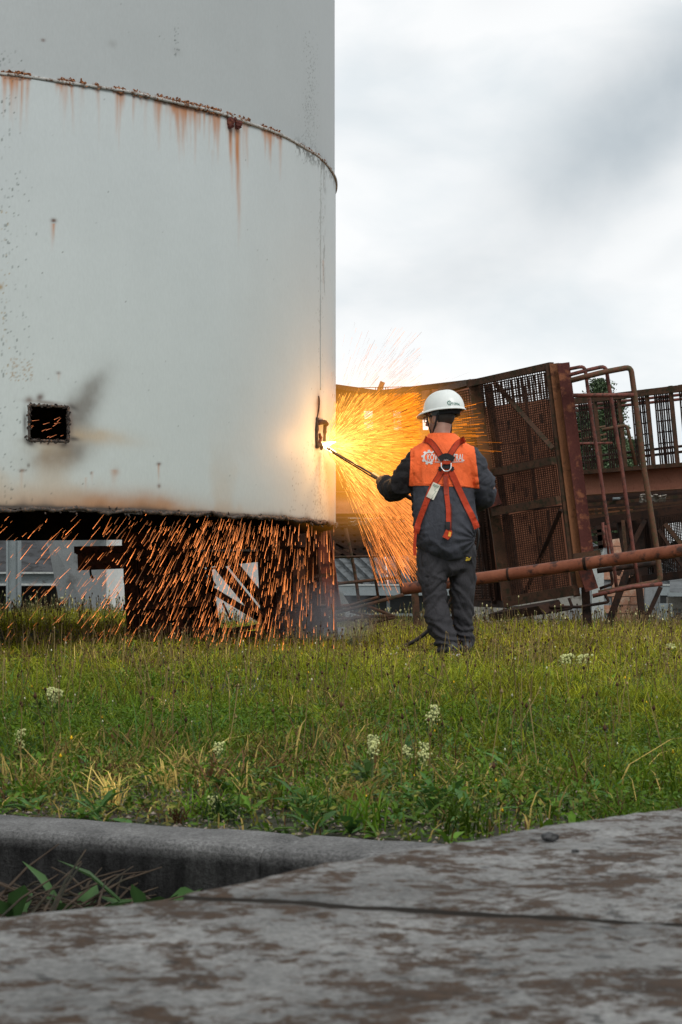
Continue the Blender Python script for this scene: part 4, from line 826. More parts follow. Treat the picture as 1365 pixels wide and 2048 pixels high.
def fuse(name, parts, voxel, mat, parent, disp=None, smooth_it=6):
    mb = MB()
    for v, f in parts: mb.add(v, f)
    me = bpy.data.meshes.new(name); me.from_pydata([tuple(Vector(v)-O) for v in mb.v], [], mb.f); me.update()
    bm = bmesh.new(); bm.from_mesh(me); bmesh.ops.recalc_face_normals(bm, faces=bm.faces); bm.to_mesh(me); bm.free()
    tmp = bpy.data.objects.new('tmp', me); S.collection.objects.link(tmp)
    r_ = tmp.modifiers.new('r', 'REMESH'); r_.mode = 'VOXEL'; r_.voxel_size = voxel; r_.use_smooth_shade = True
    s_ = tmp.modifiers.new('s', 'SMOOTH'); s_.factor = .5; s_.iterations = smooth_it
    dg = bpy.context.evaluated_depsgraph_get(); m2 = bpy.data.meshes.new_from_object(tmp.evaluated_get(dg)); m2.name = name
    bpy.data.objects.remove(tmp, do_unlink=True); m2.materials.clear(); m2.materials.append(mat)
    if disp:
        nrm = [v.normal.copy() for v in m2.vertices]
        for v, n_ in zip(m2.vertices, nrm): v.co += n_*disp(v.co)
    m2.polygons.foreach_set('use_smooth', [True]*len(m2.polygons)); m2.update(); return new_obj(name, m2, parent)
def clothmat(name, c, r=.75, weave=420):
    m, t, p = newmat(name); n_ = tnoise(t, 6, 5, .6); col = ramp(t, n_, [(.3, tuple(x*.78 for x in c)), (.7, tuple(x*1.18 for x in c))])
    t.links.new(col, p.inputs['Base Color']); p.inputs['Roughness'].default_value = r; bump(t, p, tnoise(t, 22, 7, .65, (1, 1, .6), dist=1.2), .6, .02)
    try: p.inputs['Sheen Weight'].default_value = 0; p.inputs['Specular IOR Level'].default_value = .25
    except Exception: pass
    return m
M['overall'] = clothmat('overall_grey', (.045, .048, .060)); M['trouser'] = clothmat('trouser_grey', (.036, .035, .040)); M['yoke'] = clothmat('orange_cloth', (.95, .155, .04), .7)
M['strap'] = clothmat('harness_web', (.44, .042, .012), .65); M['black_cloth'] = clothmat('black_cloth', (.02, .02, .022)); M['sleeve'] = clothmat('sleeve_dark', (.014, .012, .013))
m, t, p = newmat('skin'); c = ramp(t, tnoise(t, 14, 4, .6), [(.3, (.26, .125, .085)), (.7, (.36, .19, .135))]); t.links.new(c, p.inputs['Base Color']); p.inputs['Roughness'].default_value = .5; p.inputs['Subsurface Weight'].default_value = .05; M['skin'] = m
m, t, p = newmat('hair'); c = ramp(t, tnoise(t, 120, 3, .6, (1, 1, .2)), [(.3, (.012, .010, .009)), (.7, (.035, .027, .022))]); t.links.new(c, p.inputs['Base Color']); p.inputs['Roughness'].default_value = .6; M['hair'] = m
m, t, p = newmat('helmet_plastic'); c = ramp(t, tnoise(t, 12, 4, .5), [(.3, (.66, .70, .68)), (.7, (.74, .77, .75))]); t.links.new(c, p.inputs['Base Color']); p.inputs['Roughness'].default_value = .35; M['helmet'] = m
M['green_print'] = plain('green_print', (.02, .16, .11), .5); M['white_print'] = plain('white_print', (.72, .70, .68), .7); M['cream'] = plain('cream_label', (.62, .60, .50), .7); M['glove'] = weathered('glove_leather', (.12, .08, .05), (.18, .12, .08), (.05, .035, .025), 30)
M['yellow'] = plain('yellow_print', (.55, .38, .02), .6); M['amber'] = plain('amber_patch', (.7, .32, .03), .6); M['lens'] = plain('eye_lens', (.02, .02, .02), .1)
yaw = math.radians(52); fw = Vector((-math.sin(yaw), math.cos(yaw), 0)); sd_ = Vector((math.cos(yaw), math.sin(yaw), 0)); upv = Vector((0, 0, 1))
tilt = Matrix.Rotation(math.radians(-8), 3, sd_)                      # chin slightly down
HA = tilt@Matrix((sd_, fw, upv)).transposed()
hc = PP(881, 836, .045)
def H(s, f, u): return hc+HA@Vector((s, f, u))
lw_ = [PP(846, 908, 0), PP(796, 975, .02), PP(770, 958, .27)]        # left arm joints
rw_ = [PP(940, 908, 0), PP(979, 980, .02), PP(938, 1010, .25)]
parts = [ellipsoid(H(0, -.005, .03), (.075, .096, .095), HA), ellipsoid(H(0, .03, -.045), (.056, .062, .072), HA), ellipsoid(H(0, .055, -.085), (.034, .034, .03), HA),
    limb([H(0, .090, .012), H(0, .104, -.012), H(0, .112, -.03)], [.010, .013, .015], 10, 3), ellipsoid(H(.026, .086, .014), (.014, .010, .009), HA), ellipsoid(H(-.026, .086, .014), (.014, .010, .009), HA), ellipsoid(H(0, .088, -.056), (.024, .013, .011), HA),
    ellipsoid(H(.077, -.008, -.012), (.011, .022, .034), HA), ellipsoid(H(-.077, -.008, -.012), (.011, .022, .034), HA),
    limb([H(0, -.02, -.03), PP(884, 866, .01), PP(886, 890, 0), PP(888, 920, 0)], [.062, .057, .066, .08]),
    limb([PP(888, 905, 0), PP(888, 960, 0), PP(889, 1040, 0), PP(889, 1100, 0)], [.085, .105, .10, .11]),
    limb([PP(850, 905, 0), PP(888, 895, 0), PP(928, 905, 0)], [.055, .065, .055]),
    limb(lw_, [.05, .042, .028]), limb(rw_, [.05, .042, .028]),
    limb([PP(870, 1100, 0), PP(871, 1195, -.025), PP(893, 1290, -.06)], [.070, .046, .034]), limb([PP(914, 1100, .03), PP(926, 1195, .08), PP(933, 1285, .11)], [.068, .044, .032])]
def hand(wr, dirv, grip, side, curl=1.0):
    """palm, four curled fingers of different length and a thumb; grip is the axis of what is held"""
    dirv = dirv.normalized(); grip = (grip-dirv*grip.dot(dirv)).normalized(); nrm = dirv.cross(grip).normalized()*side; out_ = []
    pc = wr+dirv*.05; out_.append(limb([wr-dirv*.02, wr+dirv*.03, wr+dirv*.075], [.030, .036, .034], 14, 3))
    for i, (ln, rd) in enumerate([(.072, .0095), (.080, .010), (.075, .0095), (.060, .0085)]):
        b = wr+dirv*.078+grip*((i-1.5)*.021); p1 = b+dirv*ln*.35+nrm*.012; p2 = p1+nrm*ln*.42+dirv*.006; p3 = p2+nrm*ln*.1-dirv*ln*.36
        out_.append(limb([b-dirv*.03, b, p1, p2, p3], [rd*1.1, rd*1.1, rd, rd*.95, rd*.8], 8, 3))
    b = wr+dirv*.025+grip*(-.034); out_.append(limb([wr+dirv*.02-grip*.01, b, b+dirv*.03-grip*.012+nrm*.022, b+dirv*.052+grip*.004+nrm*.040], [.013, .0135, .0115, .009], 8, 3)); return out_
TIP = W(648, 892, 13.03)
hl_w = lw_[2]+Vector((-.022, .03, .008))
TQ = lw_[2]+Vector((-.012, .10, .02))                                # where the left hand holds the torch
torch_d = (TIP-TQ).normalized()
lh = hand(lw_[2]+Vector((-.01, .02, .0)), Vector((-.12, 1, .1)), torch_d.cross(Vector((0, 0, 1))).cross(Vector((-.12, 1, .1))) if False else Vector((0, .1, 1)), 1)
rh = hand(rw_[2], Vector((-.55, .8, .1)), Vector((0, .1, 1)), -1)
body = fuse('body', parts+lh+rh, .0065, M['skin'], man, None, 3)
# eyes
for s in (-1, 1): v_, f_ = ellipsoid(H(.030*s, .083, .012), (.012, .012, .012), HA, 10, 8); mesh_from('eye', v_, f_, M['white_print'], man, True)
# gloves over both hands
def inflate(parts_, k):
    o_ = []
    for v, f in parts_:
        c = sum((Vector(q) for q in v), Vector())/len(v); o_.append(([Vector(q)+(Vector(q)-c).normalized()*k*.4 for q in v], f))
    return o_
fuse('glove', inflate(lh, .006)+[limb([lw_[2]-Vector((-.02, .06, .0)), lw_[2]+Vector((-.008, .03, .003))], [.046, .040], 14, 4)], .006, M['glove'], man, None, 2)
fuse('glove', inflate(rh, .006), .006, M['glove'], man, None, 2)
# hair
hv, hf = ellipsoid(H(0, -.012, .022), (.081, .101, .098), HA, 24, 18)
hv2 = [q for q in hv]; hb = bmesh.new(); bv = [hb.verts.new(q-O) for q in hv2]
for f in hf: hb.faces.new([bv[i] for i in f])
bmesh.ops.bisect_plane(hb, geom=hb.verts[:]+hb.edges[:]+hb.faces[:], plane_co=H(0, .02, 0)-O, plane_no=HA@Vector((0, 1, -.35)), clear_outer=True)
bmesh.ops.bisect_plane(hb, geom=hb.verts[:]+hb.edges[:]+hb.faces[:], plane_co=H(0, 0, -.07)-O, plane_no=HA@Vector((0, .35, -1)), clear_outer=True)
me = bpy.data.meshes.new('hair'); hb.to_mesh(me); hb.free(); me.materials.append(M['hair']); me.polygons.foreach_set('use_smooth', [True]*len(me.polygons)); new_obj('hair', me, man)
# jacket torso
X1, Yv = Vector((1, 0, 0)), Vector((0, 1, 0))
def R(px, py, rxpx, ry, cy=0, tz=0): ex = Vector((1, 0, tz)).normalized(); return (PP(px, py, cy), rxpx/300, ry, ex, Yv)
tor = ring_loft([R(897, 1125, 12, .05, -.05), R(896, 1117, 30, .10, -.045), R(893, 1104, 46, .135, -.04), R(892, 1086, 58, .155, -.035, .02), R(892, 1062, 63.5, .160, -.03), R(890, 1035, 63.5, .155, -.02), R(887, 1005, 63.5, .145, -.01), R(886, 975, 62.5, .135, 0), R(887, 945, 63, .13, 0), R(888, 920, 64, .125, 0), R(889, 905, 61, .115, 0), R(889, 893, 52, .10, 0), R(887, 884, 42, .088, .002), R(885, 876, 34, .078, .006), R(884, 870, 27, .072, .01)], 40)
lsl = limb([PP(858, 912, 0), PP(838, 918, 0), PP(811, 952, .01), PP(796, 975, .05), PP(784, 975, .13), PP(772, 965, .23)], [.07, .085, .083, .083, .076, .062], 24)
rsl = limb([PP(918, 912, 0), PP(938, 918, 0), PP(960, 950, .0), PP(971, 982, .04), PP(962, 1000, .12), PP(940, 1010, .22)], [.07, .085, .080, .080, .07, .056], 24)
def crease(co, f1=7, f2=16, amt=.008, an=(1, 1, 1)):
    q = Vector((co.x*an[0]+co.z*.45, co.y*an[1], co.z*an[2]-co.x*.3)); w_ = q+Vector((noise.noise(q*3), 0, noise.noise(q*3+Vector((9, 9, 9)))))*.12; r_ = max(0, 1-abs(noise.noise(w_*f1))*4.5)**1.2; r2 = max(0, 1-abs(noise.noise(w_*f2+Vector((5, 0, 0))))*4)**1.2; r3 = max(0, 1-abs(noise.noise(w_*f1*1.3+Vector((2, 7, 1))))*6)**1.5; return amt*(.1-.8*r_-.45*r2+.75*r3+.3*noise.noise(q*3))
def jac_d(co):
    a = (.0065+.007*max(0, min(1, (.95-co.z)/.25))) if abs(co.x) < .2 else .015
    d_ = crease(co, 3.6, 9, a, (1, 1, .7) if abs(co.x) < .2 else (1, 1, 1.4))
    return d_
jacket = fuse('jacket', [tor, lsl, rsl], .0085, M['overall'], man, jac_d, 5)
# radiating folds at the lower right of the jacket back
for v in jacket.data.vertices:
    co = v.co; dx_, dz_ = co.x-.215, co.z-.79; r_ = math.hypot(dx_, dz_)
    if co.y < .03 and r_ < .33 and co.x > -.15: v.co.y += .010*math.sin(math.atan2(dz_, dx_)*15+r_*6)*math.exp(-(r_/.16)**2)
    r2_ = math.hypot(co.x+.21, co.z-.83)
    if co.y < .03 and r2_ < .2: v.co.y += .005*math.sin(math.atan2(co.z-.83, co.x+.21)*13)*math.exp(-(r2_/.1)**2)
jacket.data.update()
# faces of the left sleeve get the darker slot
jacket.data.materials.append(M['sleeve'])
for f in jacket.data.polygons:
    c = f.center
    if c.x < -.218 or (c.z > .95 and c.z < 1.3 and c.x < -.205): f.material_index = 1
def cut_copy(src, planes, offset, name, mat, side=None):
    bm = bmesh.new(); bm.from_mesh(src.data); bmesh.ops.delete(bm, geom=[], context='VERTS') if False else None
    for co, no in planes: bmesh.ops.bisect_plane(bm, geom=bm.verts[:]+bm.edges[:]+bm.faces[:], plane_co=co, plane_no=no, clear_outer=True)
    bm.normal_update()
    for v in bm.verts: v.co += v.normal*offset
    me = bpy.data.meshes.new(name); bm.to_mesh(me); bm.free(); me.materials.clear(); me.materials.append(mat)
    for f in me.polygons: f.use_smooth = True; f.material_index = 0
    o = new_obj(name, me, man); sm = o.modifiers.new('thick', 'SOLIDIFY'); sm.thickness = .004; sm.offset = -1; return o
LP = lambda px, py: Vector(((px-888)/300, 0, (1315-py)/300))
yoke = cut_copy(jacket, [(LP(888, 975), Vector((-.035, 0, -1))), (LP(820, 930), Vector((-1, 0, .05))), (LP(952, 930), Vector((1, 0, .13)))], .0035, 'orange_yoke', M['yoke'])
col = ring_loft([R(884, 876, 30, .082, .008), R(884, 871, 29, .080, .010), R(884, 867, 26.5, .074, .012), R(884, 872, 25, .070, .012)], 30); mesh_from('collar', col[0], col[1][:-2], M['yoke'], man, True)
# trousers
def leg(px, py, r, y): return (PP(px, py, y), r)
def legl(rows, y0, y1):
    rings_ = []
    for (px, py, r, y) in rows: rings_.append((PP(px, py, y), r, r*1.08, X1, Yv))
    return ring_loft(rings_, 26)
l1 = legl([(866, 1085, .105, 0), (866, 1120, .110, 0), (866, 1144, .106, 0), (866, 1174, .088, -.02), (871, 1204, .083, -.03), (876, 1235, .088, -.04), (882, 1262, .083, -.05), (890, 1280, .082, -.06), (895, 1293, .086, -.06), (897, 1303, .078, -.06)], 0, 0)
l2 = legl([(922, 1085, .098, .02), (925, 1120, .098, .03), (927, 1144, .090, .045), (927, 1174, .086, .06), (926, 1204, .080, .085), (927, 1235, .073, .10), (930, 1262, .066, .11), (933, 1280, .062, .11), (934, 1290, .062, .11), (934, 1298, .058, .11)], 0, 0)
hipv = ring_loft([R(893, 1060, 56, .12), R(893, 1085, 60, .130, .01), R(894, 1115, 60, .125, .01), R(895, 1140, 52, .11, .01), R(895, 1152, 30, .07, .01)], 36)
def tr_d(co):
    q = max(0, min(1, (.30-co.z)/.25)); base_ = crease(co+Vector((0, 0, abs(co.x)*.6)), 4.2, 10, .014, (1.3, 1, .85))
    return base_+q*.013*math.sin(co.z*105+co.x*34+6*noise.noise(co*8))
fuse('trousers', [l1, l2, hipv], .0085, M['trouser'], man, tr_d, 4)
# thigh pocket edges and hem darts read as thin seams
sm_b = MB()
for pts in [[(836, 1122), (840, 1126), (858, 1120)], [(852, 1215), (880, 1218), (906, 1212)], [(897, 1130), (897, 1150)]]:
    pass
# yellow print on the trouser seat
# boots
def boot(px, py, y, rot):
    c = PP(px, py, y); q = Matrix.Rotation(rot, 3, 'Z'); vs, fs = ring_loft([(c+q@Vector((0, dy, .045+dz)), w_, h_, q@X1, upv) for dy, dz, w_, h_ in [(-.10, 0, .02, .02), (-.09, .01, .036, .045), (-.04, .015, .042, .055), (.03, .01, .045, .05), (.10, -.005, .050, .040), (.16, -.012, .045, .030), (.185, -.018, .02, .015)]], 16)
    o = mesh_from('boot', vs, fs, M['rubber'], man, True); b = MB(); b.add([Vector((v.x, v.y, c.z+.002)) if k < 0 else v for k, v in enumerate(ring_loft([(c+q@Vector((0, .035, z)), .047, .15, q@X1, q@Yv) for z in (0, .014)], 18)[0])], ring_loft([(c, 1, 1, X1, Yv)]*2, 18)[1]); b.build('sole', M['black_cloth'], o)
boot(898, 1314, -.08, .15); boot(935, 1313, .10, -.1)
for bx_, by_, rr_ in ((904, 1309, .011), (909, 1312, .013), (914, 1308, .009), (899, 1313, .010)): v_, f_ = ellipsoid(PP(bx_, by_, -.185), (rr_*1.5, .006, rr_), None, 8, 6); mesh_from('heel_tab', v_, f_, M['white_print'], man, True)
# ---- things lying on the clothes: snap to the cloth from behind
def bvh_of(objs):
    vs, fs = [], []
    for o in objs: b = len(vs); vs += [v.co.copy() for v in o.data.vertices]; fs += [tuple(i+b for i in p_.vertices) for p_ in o.data.polygons]
    return BVHTree.FromPolygons(vs, fs)
bv1 = bvh_of([jacket, yoke]); trz = [o for o in man.children if o.name.startswith('trousers')][0]; bv2 = bvh_of([trz])
def snap(x, z, off, bv=None, default=-.12):
    h = (bv or bv1).ray_cast(Vector((x, -1, z)), Vector((0, 1, 0))); return Vector((x, (h[0].y if h[0] else default)-off, z))
def strap(name, pts, wpx, mat, off=.006, th=.003, k=10, lift=None, fol=.5):
    P_ = smooth_path([LP(*q) for q in pts], k); vs, fs = [], []; ce, ws = [], []
    for i, q in enumerate(P_):
        d_ = (P_[min(i+1, len(P_)-1)]-P_[max(i-1, 0)]).normalized(); nr = Vector((-d_.z, 0, d_.x)); w_ = wpx/600
        a = snap(q.x-nr.x*w_, q.z-nr.z*w_, off); b = snap(q.x+nr.x*w_, q.z+nr.z*w_, off); m_ = snap(q.x, q.z, off); y = min(a.y, b.y, m_.y); y0 = m_.y
        ce.append([q, nr*w_, a.y*fol+y*(1-fol) if a.y-y < .05 else y+.008, b.y*fol+y*(1-fol) if b.y-y < .05 else y+.008])
    for _ in range(6):
        c2_ = [list(e) for e in ce]
        for i in range(1, len(ce)-1):
            for j in (2, 3): ce[i][j] = min(c2_[i][j], (c2_[i-1][j]+c2_[i][j]*2+c2_[i+1][j])/4)
    for q, w_, ya, yb in ce:
        if lift: ya -= lift; yb -= lift
        for (s, y) in ((-1, ya), (1, yb)): vs.append(O+Vector((q.x+w_.x*s, y, q.z+w_.z*s)))
        for (s, y) in ((1, yb), (-1, ya)): vs.append(O+Vector((q.x+w_.x*s, y+th, q.z+w_.z*s)))
    for i in range(len(ce)-1):
        for j in range(4): fs.append((i*4+j, i*4+(j+1) % 4, i*4+4+(j+1) % 4, i*4+4+j))
    fs.append((3, 2, 1, 0)); e = (len(ce)-1)*4; fs.append((e, e+1, e+2, e+3)); return mesh_from(name, vs, fs, mat, man)
M['strap_edge'] = clothmat('harness_edge', (.10, .02, .015))
def strap_e(pts, wpx, off=.006):
    strap('harness_strap', pts, wpx, M['strap'], off)
    for s in (-1, 1):
        P_ = [Vector((x, y, 0)) for x, y in pts]; q_ = []
        for i, v in enumerate(P_): d_ = (P_[min(i+1, len(P_)-1)]-P_[max(i-1, 0)]).normalized(); q_.append((v.x-d_.y*s*(wpx/2-.6), v.y+d_.x*s*(wpx/2-.6)))
        strap('strap_edge', q_, 1.1, M['strap_edge'], off+.0022, .002)
strap_e([(848, 880), (858, 884), (866, 893), (874, 905), (881, 917)], 12); strap_e([(928, 881), (918, 886), (911, 893), (903, 905), (895, 917)], 12)
strap_e([(884, 940), (876, 955), (863, 977), (850, 1010), (837, 1045), (831, 1068)], 12); strap('harness_strap', [(831, 1062), (829, 1078), (828, 1098), (829, 1112)], 6, M['strap'])
strap_e([(896, 940), (905, 958), (917, 984), (931, 1014), (944, 1040), (952, 1058)], 13)
strap('harness_strap', [(890, 946), (890.5, 965), (891, 990), (894, 1020), (894, 1045), (893.5, 1062)], 9.5, M['strap'], .012); strap('stitched_tab', [(888.5, 955), (889, 975), (890, 992)], 8, clothmat('strap_dark', (.30, .045, .025)), .017)
strap('harness_strap', [(899, 1010), (900, 1030), (899, 1062)], 2.5, M['strap_edge'], .014)
strap('black_tape', [(893, 1046), (892.5, 1062)], 8.5, M['black_cloth'], .02); strap('strap_loop', [(893, 1063), (889, 1072), (886, 1078)], 9, M['strap'], .02); strap('strap_loop', [(898, 1063), (897, 1072), (890, 1080)], 6, M['strap'], .022); strap('amber_patch', [(897, 1066), (895, 1075)], 5, M['amber'], .027)
strap('back_plate', [(877, 922), (884, 917), (891, 915), (897, 917), (906, 922)], 11, M['black_cloth'], .014, .006); strap('back_plate', [(878, 936), (879, 940), (877, 944)], 7, M['black_cloth'], .013, .004); strap('back_plate', [(903, 936), (902, 940), (904, 944)], 7, M['black_cloth'], .013, .004); strap('back_plate', [(884, 932), (891, 934), (899, 932)], 13, M['black_cloth'], .013, .004); strap('web_bridge', [(883, 928), (891, 929), (899, 928)], 6, M['strap'], .022)
dr = [O+Vector((v.x, snap(v.x, v.z, .026).y, v.z)) for v in [LP(*q) for q in [(880.5, 929), (880.5, 937), (883, 942), (887, 945.5), (891, 945.5), (895, 945), (898.5, 941), (899.8, 937), (899.8, 929)]]]
MB().tube(smooth_path(dr, 4), .0045, 8).build('d_ring', M['steel'], man, True)
# paper tag on the strap
tg = strap('strap_label', [(872, 970), (866, 983), (858, 999)], 16, M['cream'], .012, .002)
rt = random.Random(2)
for k in range(11):
    cx, cy = 871-k*1.25, 973.5+k*2.4; l_ = rt.uniform(3, 6); strap('print_line', [(cx-l_, cy-l_*.45), (cx+l_*.9, cy+l_*.45)], .7 if k < 10 else 1.8, M['black_cloth'] if k > 8 else M['green_print'], .0145, .001, 2)
# print
def text_on(txt, px, py, hpx, wpx, mat, bv, off, name, fn=None, parent=man):
    cu = bpy.data.curves.new('t', 'FONT'); cu.body = txt; cu.align_x = 'LEFT'; cu.size = 1; cu.offset = .02; cu.resolution_u = 3
    o = bpy.data.objects.new('t', cu); S.collection.objects.link(o); me = bpy.data.meshes.new_from_object(o.evaluated_get(bpy.context.evaluated_depsgraph_get())); bpy.data.objects.remove(o, do_unlink=True)
    bm = bmesh.new(); bm.from_mesh(me); bmesh.ops.triangulate(bm, faces=bm.faces[:]); bmesh.ops.subdivide_edges(bm, edges=[e for e in bm.edges if e.calc_length() > .12], cuts=2)
    xs2 = [v.co.x for v in bm.verts]; ys2 = [v.co.y for v in bm.verts]; x0, x1, y0, y1 = min(xs2), max(xs2), min(ys2), max(ys2)
    for v in bm.verts: u = (v.co.x-x0)/(x1-x0); q = (v.co.y-y0)/(y1-y0); v.co = fn(px+u*wpx, py+hpx-q*hpx) if fn else snap(LP(px+u*wpx, 0).x, LP(0, py+hpx-q*hpx).z, off, bv)
    me2 = bpy.data.meshes.new(name); bm.to_mesh(me2); bm.free(); me2.materials.append(mat); return new_obj(name, me2, parent)
def gear_on(px, py, ro_, ri, teeth, a0, a1, mat, off, name, fn=None, parent=man, th=.25):
    vs, fs = [], []; n = teeth*8*2
    for i in range(n+1):
        a = a0+(a1-a0)*i/n; t_ = (a*teeth/(2*math.pi)) % 1; r_ = ro_ if t_ < .5 else ro_*.80
        for rad in (ri, (ri+r_)/2, r_):
            x, y = px+math.cos(a)*rad, py-math.sin(a)*rad; vs.append(fn(x, y) if fn else snap(LP(x, 0).x, LP(0, y).z, off))
    for i in range(n):
        for j in range(2): fs.append((i*3+j, i*3+j+1, i*3+4+j, i*3+3+j))
    me = bpy.data.meshes.new(name); me.from_pydata([tuple(v) for v in vs], [], fs); me.materials.append(mat); return new_obj(name, me, parent)
text_on('KOVO CENTRAL', 853, 910.5, 14, 74, M['white_print'], None, .0035, 'printed_name')
gear_on(857, 917, 15, 8.6, 9, math.radians(48), math.radians(312), M['white_print'], .0032, 'printed_gear')
strap('print_line', [(868, 926.5), (880, 927)], 1.2, M['white_print'], .0035, .001, 3); strap('print_line', [(902, 927), (925, 926)], 1.2, M['white_print'], .0035, .001, 3)
strap('seam_stitch', [(834, 969), (860, 970.5), (888, 971), (915, 973), (940, 976)], .7, clothmat('stitch', (.45, .07, .02)), .003, .0015)
for dy in (0, 3.2, 5.6): q0 = [snap(*[(LP(x, y).x), LP(x, y).z], .003, bv2) for x, y in ((931-dy*.2, 1116+dy), (941-dy*.4, 1115+dy))]; mb = MB(); mb.beam(O+q0[0], O+q0[1], .006, .002); mb.build('yellow_mark', M['yellow'], man)
# ---- helmet
hm = new_obj('helmet', None, man); HM = Matrix.Rotation(math.radians(3), 3, Vector((0, 1, 0)))@HA; hq = PP(888, 821, .04)
def HS(a, t_, off=0):   # a azimuth (0 = front), t_ 0 brim .. 1 top
    el = t_*math.pi/2; rr_ = math.cos(el)**.82; zz = math.sin(el)**.95*.138; f_ = math.cos(a); x = math.sin(a)*(.118+off)*rr_; y = (f_*(.148+off))*rr_-.004; return hq+HM@Vector((x, y, zz+off*.5*t_))
vs, fs = [], []; na, nt_ = 56, 16
for j in range(nt_+1):
    for i in range(na): a = 2*math.pi*i/na; q = HS(a, min(j/nt_, .999)); vs.append(q+HM@Vector((0, 0, .004*max(0, 1-abs(math.sin(a))*5)*(j/nt_ > .25)*(1 if math.cos(a) > -2 else 0))))
for j in range(nt_):
    for i in range(na): fs.append((j*na+i, j*na+(i+1) % na, (j+1)*na+(i+1) % na, (j+1)*na+i))
sh = mesh_from('helmet_shell', vs, fs, M['helmet'], hm, True)
vs, fs = [], []
for i in range(na):
    a = 2*math.pi*i/na; f_ = max(0, math.cos(a)); pk = .010+.045*f_**1.5
    for (o_, z_) in ((0, .004), (pk*.6, -.002-.004*f_), (pk, -.009-.012*f_), (pk-.002, -.013-.012*f_), (0, -.004)):
        q = hq+HM@Vector((math.sin(a)*(.118+o_), math.cos(a)*(.148+o_)-.004, z_)); vs.append(q)
for i in range(na):
    for j in range(4): fs.append((i*5+j, i*5+j+1, ((i+1) % na)*5+j+1, ((i+1) % na)*5+j))
mesh_from('helmet_brim', vs, fs, M['helmet'], hm, True)
vs, fs = [], []
for i in range(na):
    a = 2*math.pi*i/na
    for (r_, z_) in ((.98, -.004), (.86, -.004), (.84, -.035 if abs(a-math.pi) < 1.4 else -.015), (.88, -.037 if abs(a-math.pi) < 1.4 else -.016)): vs.append(hq+HM@Vector((math.sin(a)*.108*r_, math.cos(a)*.132*r_-.004, z_)))
for i in range(na):
    for j in range(3): fs.append((i*4+j, i*4+j+1, ((i+1) % na)*4+j+1, ((i+1) % na)*4+j))
mesh_from('head_band', vs, fs, M['black_cloth'], hm, True)
shb = BVHTree.FromPolygons([v.co.copy() for v in sh.data.vertices], [tuple(p_.vertices) for p_ in sh.data.polygons])
def hfn(x, y): h = shb.ray_cast(Vector((LP(x, 0).x, -1, LP(0, y).z)), Vector((0, 1, 0))); return Vector((LP(x, 0).x, (h[0].y if h[0] else 0)-.0025, LP(0, y).z))
rotf = lambda x, y: hfn(x, y+(x-893)*.10)
text_on('KOVO CENTRAL', 898, 806, 4.6, 21, M['green_print'], None, 0, 'printed_name', rotf, hm); gear_on(898, 808, 5, 3, 9, math.radians(50), math.radians(310), M['green_print'], 0, 'printed_gear', rotf, hm)
# ear-side shell of the suspension, glasses, chin strap
v_, f_ = ellipsoid(H(-.070, -.02, .035), (.02, .042, .035), HA, 16, 10); mesh_from('ear_pad', v_, f_, plain('pad_grey', (.05, .07, .08), .5), hm, True)
MB().tube(smooth_path([H(-.078, -.045, .03), H(-.080, -.018, -.035), H(-.062, .02, -.085), H(-.03, .055, -.118), H(0, .07, -.125)], 5), .0065, 8).build('chin_strap', M['black_cloth'], hm, True)
MB().tube(smooth_path([H(-.074, .05, .03), H(-.066, .052, -.04), H(-.055, .05, -.09), H(-.05, .05, -.14)], 5), .0045, 6).build('chin_strap', M['black_cloth'], hm, True)
MB().tube(smooth_path([H(.078, -.03, .03), H(.082, -.03, -.04), H(.080, -.02, -.10)], 5), .006, 6).build('chin_strap', M['black_cloth'], hm, True)
v_, f_ = ellipsoid(H(-.05, .05, -.145), (.010, .010, .018), HA, 10, 8); mesh_from('strap_buckle', v_, f_, M['black_cloth'], hm, True)
gl = new_obj('safety_glasses', None, man)
for s in (-1, 1): MB().tube([H(.034*s+math.cos(a)*.027, .108-.010*abs(math.cos(a)*s+.0)-.006*(1+math.cos(a)*s), .010+math.sin(a)*.018) for a in np.linspace(0, 6.283, 18)[:-1]], .0028, 6, close=True).build('rim', M['black_cloth'], gl, True); MB().tube([H(.064*s, .09, .016), H(.079*s, .05, .018), H(.081*s, .0, .012)], .0028, 6).build('temple', M['black_cloth'], gl, True)
# ---------------------------------------------------------------- torch, hoses
tr_ = thing('cutting_torch', TQ, 'long thin cutting torch in the worker left hand pointing at the glowing cut', 'torch')
MB().tube([TQ-torch_d*.16, TQ+torch_d*.12], .017, 12).build('handle', M['rubber'], tr_, True)
MB().tube([TQ+torch_d*.12, TIP-torch_d*.08], .0075, 8).build('lance_tube', M['steel_dark'] if 'steel_dark' in M else plain('lance_steel', (.08, .06, .045), .4, .6), tr_, True)
MB().tube([TQ+torch_d*.08+Vector((0, 0, -.02)), TIP-torch_d*.14+Vector((0, 0, -.012)), TIP-torch_d*.10], .005, 6).build('gas_tube', M['rust_dark'], tr_, True)
MB().tube([TIP-torch_d*.08, TIP-torch_d*.03], [.012, .007], 10).build('nozzle', M['steel'], tr_, True)
hs = thing('gas_hose', (MX, 12.1, 0), 'black rubber hose running from the worker legs down into the grass', 'hose')
g0 = TQ-torch_d*.16; hp_ = smooth_path([g0, g0+Vector((.12, .02, -.08)), PP(868, 1000, .30), PP(930, 1035, .27), PP(936, 1100, .32), PP(915, 1190, .34), PP(880, 1245, .36), PP(861, 1264, .35), PP(835, 1284, .34), PP(800, 1300, .34), PP(768, 1313, .33), PP(735, 1318, .33)], 8)
MB().tube(hp_, .0145, 10).build('hose', M['rubber'], hs, True)
q = hp_[-14]; MB().tube([hp_[-18], hp_[-16]], .019, 10).build('hose_clip', M['steel'], hs, True)
MB().tube(smooth_path([PP(952, 1050, .10), PP(959, 1060, .06), PP(957, 1090, .06), PP(950, 1110, .10)], 5), .007, 6).build('hose_tail', M['rubber'], hs, True)
